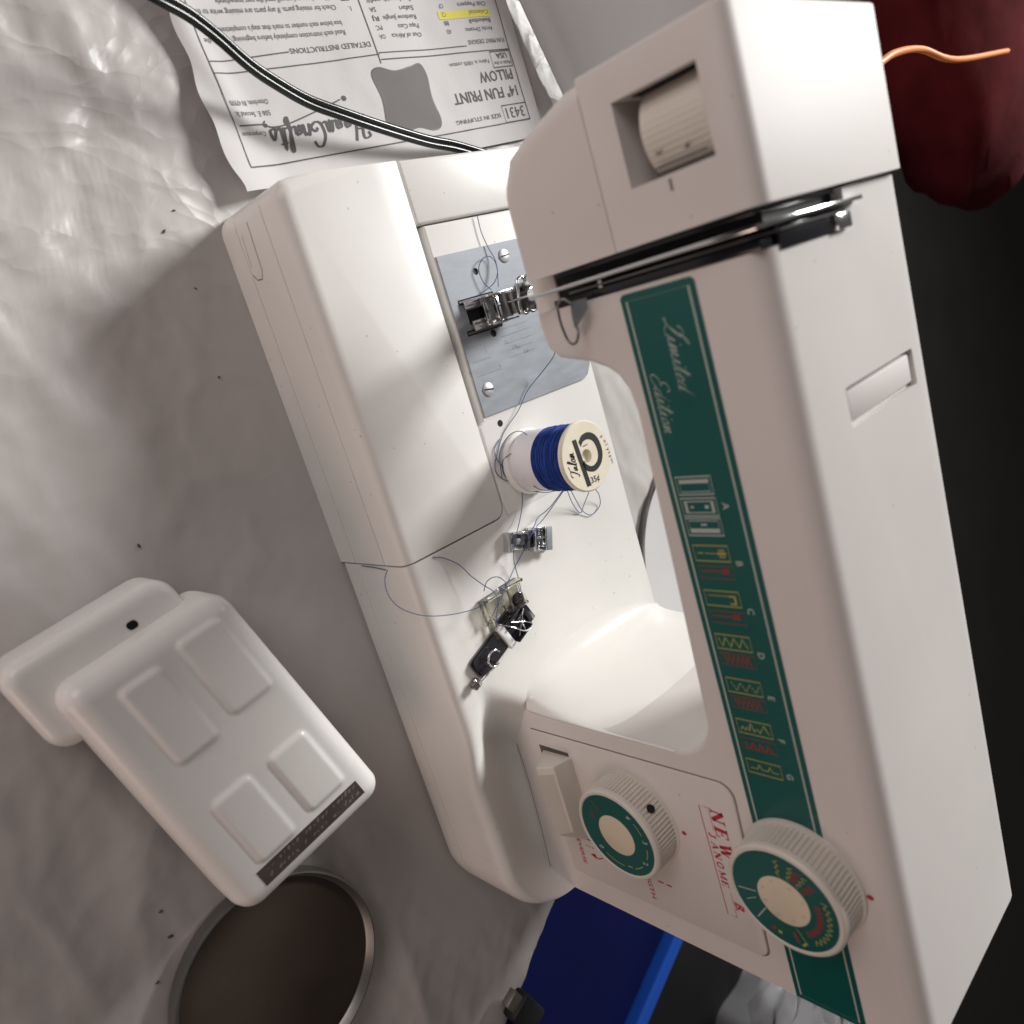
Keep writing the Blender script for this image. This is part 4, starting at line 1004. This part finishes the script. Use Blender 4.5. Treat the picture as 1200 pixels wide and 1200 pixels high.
q.text('506 E. Second St.', 17.35, -2.45, 0.24, fit=2.05); q.text('Otterbein, IN 47970', 17.25, -2.95, 0.24, fit=2.2)
q.text('Corporation', 18.0, -1.55, 0.22, fit=1.4)
q.text('9', 17.75, -2.0, 0.3, fit=0.25, bold=0.03)
q.build('page_text', GINK, IS)
q = page_print()
cursive(q, 'HaanCrafts', 12.05, -1.6, 0.50, 0.12, 0.05, 1.36)
sw = catmull([(13.2, -2.5, 0), (14.4, -2.2, 0), (16.5, -1.75, 0), (17.5, -1.68, 0), (18.1, -1.86, 0), (19.4, -1.83, 0)], 8)
q.stroke([(v.x, v.y) for v in sw], 0.06)
q.poly([(12.95+0.15*cos(k*pi/6), -2.53+0.13*sin(k*pi/6)) for k in range(12)])
q.build('page_logotype', GINK, IS)
q = page_print()
pil = catmull([(7.2, -0.45, 0), (7.0, -0.95, 0), (7.15, -2.0, 0), (7.0, -3.1, 0), (7.25, -3.75, 0), (8.0, -3.65, 0), (9.2, -3.5, 0), (10.2, -3.75, 0), (10.75, -3.45, 0), (10.6, -2.2, 0), (10.85, -0.9, 0), (10.7, -0.4, 0), (10.1, -0.35, 0), (8.8, -0.6, 0), (7.8, -0.35, 0)], 5, True)
cx_ = sum(v.x for v in pil)/len(pil); cy_ = sum(v.y for v in pil)/len(pil)
for k in range(len(pil)):
    a, c = pil[k], pil[(k+1) % len(pil)]
    for m_ in range(6):
        f0, f1 = m_/6, (m_+1)/6
        A = (cx_+(a.x-cx_)*f0, cy_+(a.y-cy_)*f0); B = (cx_+(a.x-cx_)*f1, cy_+(a.y-cy_)*f1); C_ = (cx_+(c.x-cx_)*f1, cy_+(c.y-cy_)*f1); D = (cx_+(c.x-cx_)*f0, cy_+(c.y-cy_)*f0)
        q.poly([A, B, C_, D] if m_ else [A, B, C_])
q.build('pillow_picture', PINK, IS)
q = page_print(); q.stroke([(v.x, v.y) for v in pil], 0.07, True); q.build('pillow_outline', INK, IS)
q = page_print(); q.fn = lambda p: Vector((p.x, p.y, sheet_z(Vector((p.x, p.y, 0)))+0.018)); hl(q, 0.8, 6.1, 4.8, 6.1, 0.42); q.build('highlighter_mark', HILITE, IS)

# ================================================================== CABLE (twin flex)
cp = [(-9.2824, -3.9164, 4.4000), (-8.0947, -1.0415, 3.8000), (-7.6061, 0.3182, 3.4000), (-6.9280, 1.4836, 3.0000), (-5.9759, 2.7164, 2.6000), (-5.3084, 3.8634, 2.3000), (-4.4940, 5.4960, 2.0000), (-3.8841, 7.2975, 1.8000), (-3.1343, 9.7979, 1.5000), (-2.4109, 12.6530, 1.1000), (-2.0103, 14.9002, 0.8000), (-1.2290, 17.8665, 0.5000), (-0.1020, 21.9758, 0.4000)]
cc = catmull(cp, 8)
PC = thing('power_cable', 'black twin-core cable crossing the printed sheet behind the machine', 'cable', tuple(cc[8]))
off = []
for k, p in enumerate(cc):
    t = (cc[min(k+1, len(cc)-1)]-cc[max(k-1, 0)]).normalized(); s_ = t.cross(Vector((0.3, 0.5, 0.8))).normalized(); off.append(s_)
tubes('cable_core', [[p+o*0.15 for p, o in zip(cc, off)]], 0.17, CABLE, PC, 12)
tubes('cable_core', [[p-o*0.15 for p, o in zip(cc, off)]], 0.17, CABLE, PC, 12)

# ================================================================== FOOT PEDAL
PA = Vector(((14.4936, -7.3928, 4.5000))); PB = Vector(((26.0291, -3.8812, 4.5000))); PCc = Vector(((27.7207, -11.1145, 4.5000)))
ex = (PB-PA); ex.z = 0; LX = ex.length; ex.normalize(); ey = Vector((ex.y, -ex.x, 0))     # ey points to image left
LY = abs((PCc-PB).dot(ey)); 
FP = thing('foot_pedal', 'white foot pedal with four raised pads and a dark label strip', 'foot pedal', tuple((PA+PB)/2*Vector((1,1,0)).x if False else ((PA.x+PB.x)/2, (PA.y+PB.y)/2, 0)))
PA0 = Vector((PA.x, PA.y, 0))
LX += 0.55; LY += 0.15
def pw(v):
    x, y = v.co.x, v.co.y; v.co.x = x-0.13*y; v.co.y = y*(0.93+0.10*x/LX)
def place_p(bm, dz=0.0):
    for v in bm.verts: pw(v)
    Mx = Matrix(((ex.x, ey.x, 0, PA0.x), (ex.y, ey.y, 0, PA0.y), (0, 0, 1, dz), (0, 0, 0, 1)))
    bmesh.ops.transform(bm, matrix=Mx, verts=bm.verts); return bm
# top shell as a height field with raised pads
nx, ny = 150, 96
def pad(x, y, x0, x1, y0, y1, hgt, r=0.25):
    dx = max(x0-x, x-x1); dy = max(y0-y, y-y1); d = max(dx, dy)
    dd = sqrt(max(0, dx+r)**2+max(0, dy+r)**2)-r if (dx > -r and dy > -r) else d
    return hgt*sstep(0.16, -0.16, dd)
LYs = LY
def shell_h(x, y):
    h = 4.45
    c = 0.9
    # rounded border
    ex_ = min(x, LX-x); ey_ = min(y, LYs-y); R_ = 1.0
    qx = max(0, R_-ex_); qy = max(0, R_-ey_); q = min(R_, sqrt(qx*qx+qy*qy))
    h -= (R_-sqrt(max(0, R_*R_-q*q)))*1.0
    return h
PADS = [(0.9, 4.75, 1.05, 3.0), (1.2, 5.05, 4.0, 5.75), (7.3, 10.6, 1.35, 3.2), (7.25, 10.8, 4.15, 5.9)]
V = []; F = []
for j in range(ny+1):
    for i in range(nx+1):
        # denser near the borders
        x = LX*(0.5-0.5*cos(pi*i/nx)) if False else LX*i/nx
        y = LYs*j/ny
        # round plan corners by pulling border points in
        X_, Y_ = x, y; rc = 0.95
        cxx = min(max(x, rc), LX-rc); cyy = min(max(y, rc), LYs-rc); dx = x-cxx; dy = y-cyy
        m_ = max(abs(dx), abs(dy)); l_ = sqrt(dx*dx+dy*dy)
        if dx and dy and l_ > 0: X_ = cxx+dx*m_/l_; Y_ = cyy+dy*m_/l_
        if dx and dy: qq = m_
        else: qq = max(abs(dx), abs(dy))
        h = 4.45-(rc-sqrt(max(0, rc*rc-qq*qq)))*0.95
        for (a, b2, c, d2) in PADS: h += pad(x, y, a, b2, c, d2, 0.16)
        V.append((X_, Y_, h))
for j in range(ny):
    for i in range(nx):
        k = j*(nx+1)+i; F.append((k, k+1, k+nx+2, k+nx+1))
# skirt
ringi = [i for i in range(nx+1)]+[(j)*(nx+1)+nx for j in range(1, ny+1)]+[ny*(nx+1)+i for i in range(nx-1, -1, -1)]+[j*(nx+1) for j in range(ny-1, 0, -1)]
o0 = len(V)
for i in ringi: x, y, z = V[i]; V.append((x, y, 1.6))
n_ = len(ringi)
for k in range(n_): F.append((ringi[k], ringi[(k+1) % n_], o0+(k+1) % n_, o0+k))
b = bmesh.new(); bv = [b.verts.new(v) for v in V]
for f in F: b.faces.new([bv[i] for i in f])
place_p(b); from_bm('pedal_shell', b, PEDAL, FP, 60)
b = prism_bm(rrect(-1.5, 2.5, 1.2, LYs+1, 0.9, 5), 'z', 0.1, 3.1); bevel_sharp(b, 0.6, 5, 50); place_p(b)
from_bm('pedal_base', b, PEDAL, FP, 50)
b = prism_bm(rrect(0.3, LX-0.4, 0.3, LYs-0.3, 0.6, 5), 'z', 0.05, 1.7); place_p(b); from_bm('pedal_underside', b, GAP, FP)
b = place_p(prism_bm(rrect(-0.55, -0.2, 3.3, 3.75, 0.15, 4), 'z', 3.08, 3.12)); from_bm('pedal_slot', b, BLACK, FP)
# label strip
b = box_bm(11.0, 11.8, 1.0, 6.3, 4.455, 4.475, 0); place_p(b, 0.0); lab = from_bm('pedal_label', b, LABELM, FP)
pl = Print(PA0+ex*(11.72-0.8)+ey*6.2+Vector((0, 0, 4.476)), (-ey+ex*0.13), (-ex-ey*0.13), 0.004)
rnd = random.Random(5)
for row in range(2):
    for k in range(22):
        if rnd.random() < 0.85:
            x = 0.12+0.225*k; y = 0.10+0.36*row; hh = rnd.uniform(0.1, 0.22); pl.stroke([(x, y+0.02), (x+rnd.uniform(.06, .17), y+0.02+hh*rnd.random())], rnd.uniform(0.04, 0.12))
pl.build('label_print', LABELT, lab)

# ================================================================== ROUND TIN / MIRROR
DC = Vector(((33.6569, -10.5780, 0.8000)))
RD = 4.959
DT = thing('round_tin_mirror', 'round dark brown mirror dish with a dull silver rim beside the pedal', 'dish', (DC.x, DC.y, 0))
lathe('tin_rim', [(RD*0.93, 0.1), (RD, 0.15), (RD*1.01, 0.8), (RD, 1.0), (RD*0.985, 1.02), (RD*0.96, 0.75), (RD*0.94, 0.6), (RD*0.90, 0.55)], (DC.x, DC.y, 0), (0, 0, 1), TIN, DT, 120)
lathe('mirror_disc', [(RD*0.93, 0.5), (RD*0.93, 0.6), (RD*0.2, 0.605)], (DC.x, DC.y, 0), (0, 0, 1), BROWNG, DT, 120)

# ================================================================== RIM BEHIND THE BED
RC = Vector(((28.3095, 28.7767, 1.5000)))
RB = thing('round_tray', 'round pale tray with thin dark rim lying behind the machine bed', 'tray', (RC.x, RC.y, 0))
RR = 8.007
lathe('tray_floor', [(RR*0.9, 0.1), (RR*0.978, 0.5), (RR*0.95, 0.42), (RR*0.2, 0.4)], (RC.x, RC.y, 0), (0, 0, 1), SHEET, RB, 90)
lathe('tray_rim', [(RR*0.985, 0.1), (RR*0.995, 0.1), (RR, 0.62), (RR*0.99, 0.72), (RR*0.98, 0.68), (RR*0.975, 0.3)], (RC.x, RC.y, 0), (0, 0, 1), DKMET, RB, 90)

# ================================================================== WHITE LINING SHEET behind the paper (top of the photo)
V = []; F = []
A = Vector(((-11.3139, 22.9964, 0.6000))); B = Vector(((-3.6443, 25.4695, 0.6000)))
du = (B-A).normalized(); dv = Vector((-du.y, du.x, 0)); 
if dv.y < 0: dv = -dv
for j in range(61):
    for i in range(81):
        s = j*0.22; p = A-du*18+du*(i*0.36)+dv*s
        z = 0.55+0.6*sstep(0, 1.0, s)+7.5*sstep(0.4, 8, s)+1.6*wnoise((p.x, p.y, 4), 0.09, 3)*sstep(1, 9, s)
        V.append((p.x, p.y, z))
for j in range(60):
    for i in range(80):
        k = j*81+i; F.append((k, k+1, k+82, k+81))
nV = len(V); V += [(a, b_, c-0.08) for a, b_, c in V]; F += [tuple(i+nV for i in f[::-1]) for f in F]
o = from_data('lining_sheet', V, F, SHEET, None, 180, origin=tuple(A)); tag(o, 'smooth white sheet lying behind the machine head, overlapping the paper edge', 'sheet')

# ================================================================== THINGS BEYOND THE TABLE EDGE
zb = -14
B0 = Vector(((52.6424, 15.2125, -14.0000))); B1 = Vector(((72.2983, 28.3459, -14.0000))); B2 = Vector(((76.6737, 19.1570, -14.0000)))
al = (B2-B1).normalized(); ac = Vector((al.y, -al.x, 0)); 
if ac.dot(B0-B1) < 0: ac = -ac
def quadp(o, a, c, s0, s1, t0, t1): return [tuple((o+a*s+c*t).xy) for s, t in ((s0, t0), (s1, t0), (s1, t1), (s0, t1))]
BB = thing('blue_storage_bin', 'navy blue storage bin with a bright blue rim beyond the table edge', 'storage bin', tuple(B1*1 + ac*10 - Vector((0, 0, 40))))
rimw = 1.6
b = join_bm([prism_bm(quadp(B1, al, ac, -30, 26, 0, rimw), 'z', -18, -14), prism_bm(quadp(B1, al, ac, -30, 26, 34, 34+rimw), 'z', -18, -14),
             prism_bm(quadp(B1, al, ac, 26.02, 27.6, 0, 34+rimw), 'z', -18, -14), prism_bm(quadp(B1, al, ac, -31.6, -30.02, 0, 34+rimw), 'z', -18, -14)])
bevel_sharp(b, 0.3, 3); from_bm('bin_rim', b, BRIGHTB, BB)
b = prism_bm(quadp(B1, al, ac, -29.9, 25.9, rimw+.05, 33.9), 'z', -50, -15.2); bevel_sharp(b, 0.4, 3); from_bm('bin_lid', b, NAVY, BB)
# black box next to it
b = prism_bm(quadp(B1, al, ac, -34, 26, -22, -1.2), 'z', -52, -19); bevel_sharp(b, 0.8, 3)
o = from_bm('black_box', b, BLACK, None, origin=tuple(B1-ac*10-Vector((0, 0, 38)))); tag(o, 'matt black box standing beside the blue storage bin', 'box')
# clear plastic bag
BG = Vector(((100.8282, 41.9218, -12.0000)))
V = []; F = []; nu, nv = 48, 40
for j in range(nv+1):
    ph = pi*(j/nv)*0.5
    for i in range(nu):
        a = 2*pi*i/nu
        rr = 15*sin(ph)**0.7*(1+0.22*ridged((cos(a)*2, sin(a)*2, ph*2), 0.9)-0.1)
        V.append((BG.x+rr*cos(a)*1.1, BG.y+rr*sin(a), BG.z-2+9*cos(ph)+1.8*ridged((cos(a)*3, sin(a)*3, ph*3+4), 0.8)))
for j in range(nv):
    for i in range(nu):
        i2 = (i+1) % nu; F.append((j*nu+i, j*nu+i2, (j+1)*nu+i2, (j+1)*nu+i))
o = from_data('plastic_bag', V, F, FILM, None, 180, origin=tuple(BG)); tag(o, 'crumpled clear plastic bag beyond the right end of the machine', 'plastic bag')
# contents of the bag: pale folded fabric
b = prism_bm(rrect(BG.x-10, BG.x+11, BG.y-9, BG.y+9, 3, 5), 'z', BG.z-9, BG.z-3); bevel_sharp(b, 1.5, 4)
o = from_bm('folded_fabric', b, mat('grey_fabric', (0.22, 0.22, 0.23), 0.8, var=0.3, vscale=14, bump=0.5, bscale=40), None, origin=tuple(BG-Vector((0, 0, 9)))); tag(o, 'grey folded fabric inside the clear plastic bag', 'fabric')
# black plug with metal tip at cloth edge
P1 = Vector(((45.1380, 0.2571, 0.8000))); P2 = Vector(((51.0927, 2.6438, -1.0000))); d = (P2-P1).normalized()
PL = thing('cable_plug', 'black plug with a grey metal tip lying over the table edge', 'plug', tuple(P1))
def along(name, c0, dir_, prof_, m, par, seg=24):
    v_, f_ = lathe_data([(r_, h_) for r_, h_ in prof_], c0, dir_, seg); return from_data(name, v_, f_, m, par, 35)
sd = d.cross(Vector((0, 0, 1))).normalized()
def obox(name, c, a, bdir, la, lb, h0, h1, m, par, bev):
    b = box_bm(-la/2, la/2, -lb/2, lb/2, h0, h1, bev); up = a.cross(bdir)
    Mx = Matrix(((a.x, bdir.x, -up.x, c.x), (a.y, bdir.y, -up.y, c.y), (a.z, bdir.z, -up.z, c.z), (0, 0, 0, 1)))
    if up.z > 0: Mx = Matrix(((a.x, bdir.x, up.x, c.x), (a.y, bdir.y, up.y, c.y), (a.z, bdir.z, up.z, c.z), (0, 0, 0, 1)))
    bmesh.ops.transform(b, matrix=Mx, verts=b.verts); return from_bm(name, b, m, par)
obox('plug_tip', P1+d*0.1, d, sd, 1.3, 1.0, -0.25, 0.25, GREYC, PL, 0.05)
obox('plug_body', P1+d*2.3, d, sd, 3.4, 1.7, -0.5, 0.5, BLACK, PL, 0.2)
tubes('plug_cord', [catmull([P1+d*3.8, P1+d*6+Vector((0, 0, -2)), P1+d*8+Vector((2, 0, -8)), P1+d*8+Vector((3, 2, -30))], 8)], 0.3, BLACK, PL, 10)
# maroon bundle with an orange cord far behind the arm
MB_ = Vector(((-5.5134, 78.3628, 6.0000)))
V = []; F = []
for j in range(25):
    ph = pi*j/24
    for i in range(36):
        a = 2*pi*i/36; rr = 1+0.18*ridged((cos(a)*2, sin(a)*2, ph), 0.8)
        V.append((MB_.x+16*rr*sin(ph)*cos(a), MB_.y+12*rr*sin(ph)*sin(a), 6+7*rr*cos(ph)))
for j in range(24):
    for i in range(36):
        i2 = (i+1) % 36; F.append((j*36+i, j*36+i2, (j+1)*36+i2, (j+1)*36+i))
o = from_data('fabric_bundle', V, F, MAROON, None, 180, origin=(MB_.x, MB_.y, 0)); tag(o, 'dark maroon fabric bundle far behind the machine arm', 'fabric')
oc = catmull([(0.2904, 34.0728, 16.0000), (-0.2617, 36.6919, 16.0000), (-0.7789, 43.4833, 15.0000), (-0.0328, 49.2897, 15.0000), (-1.1556, 67.7807, 13.0000)], 6)
o = tubes('orange_cord', [oc], 0.22, ORANGE, None, 8, origin=tuple(oc[0])); tag(o, 'bright orange cord lying on the maroon fabric', 'cord')

# ================================================================== CRUMBS ON THE CLOTH
rnd = random.Random(11); V = []; F = []
spots = [(27.3968, -13.7200, 0.3000), (28.7206, -13.7875, 0.3000), (30.1339, -14.9657, 0.3000), (-0.9735, -1.7550, 0.5000), (-0.1662, -2.5435, 0.5000), (2.4474, -2.1333, 0.3000), (6.4346, -2.5697, 0.3000), (12.2782, -8.6211, 0.3000)]
for s_ in spots:
    o0 = len(V); r_ = rnd.uniform(0.04, 0.08); a = rnd.uniform(0, 3)
    z = cloth_h(s_[0], s_[1])+0.03
    for k in range(8):
        t = 2*pi*k/8; x = r_*1.7*cos(t); y = r_*0.8*sin(t)
        V.append((s_[0]+x*cos(a)-y*sin(a), s_[1]+x*sin(a)+y*cos(a), z))
    V.append((s_[0], s_[1], z+0.08)); V.append((s_[0], s_[1], z-0.05))
    for k in range(8): F.append((o0+k, o0+(k+1) % 8, o0+8)); F.append((o0+(k+1) % 8, o0+k, o0+9))
o = from_data('crumbs', V, F, CRUMB, None, 60); tag(o, 'small dark crumbs scattered over the white cloth', 'crumbs', kind='stuff')
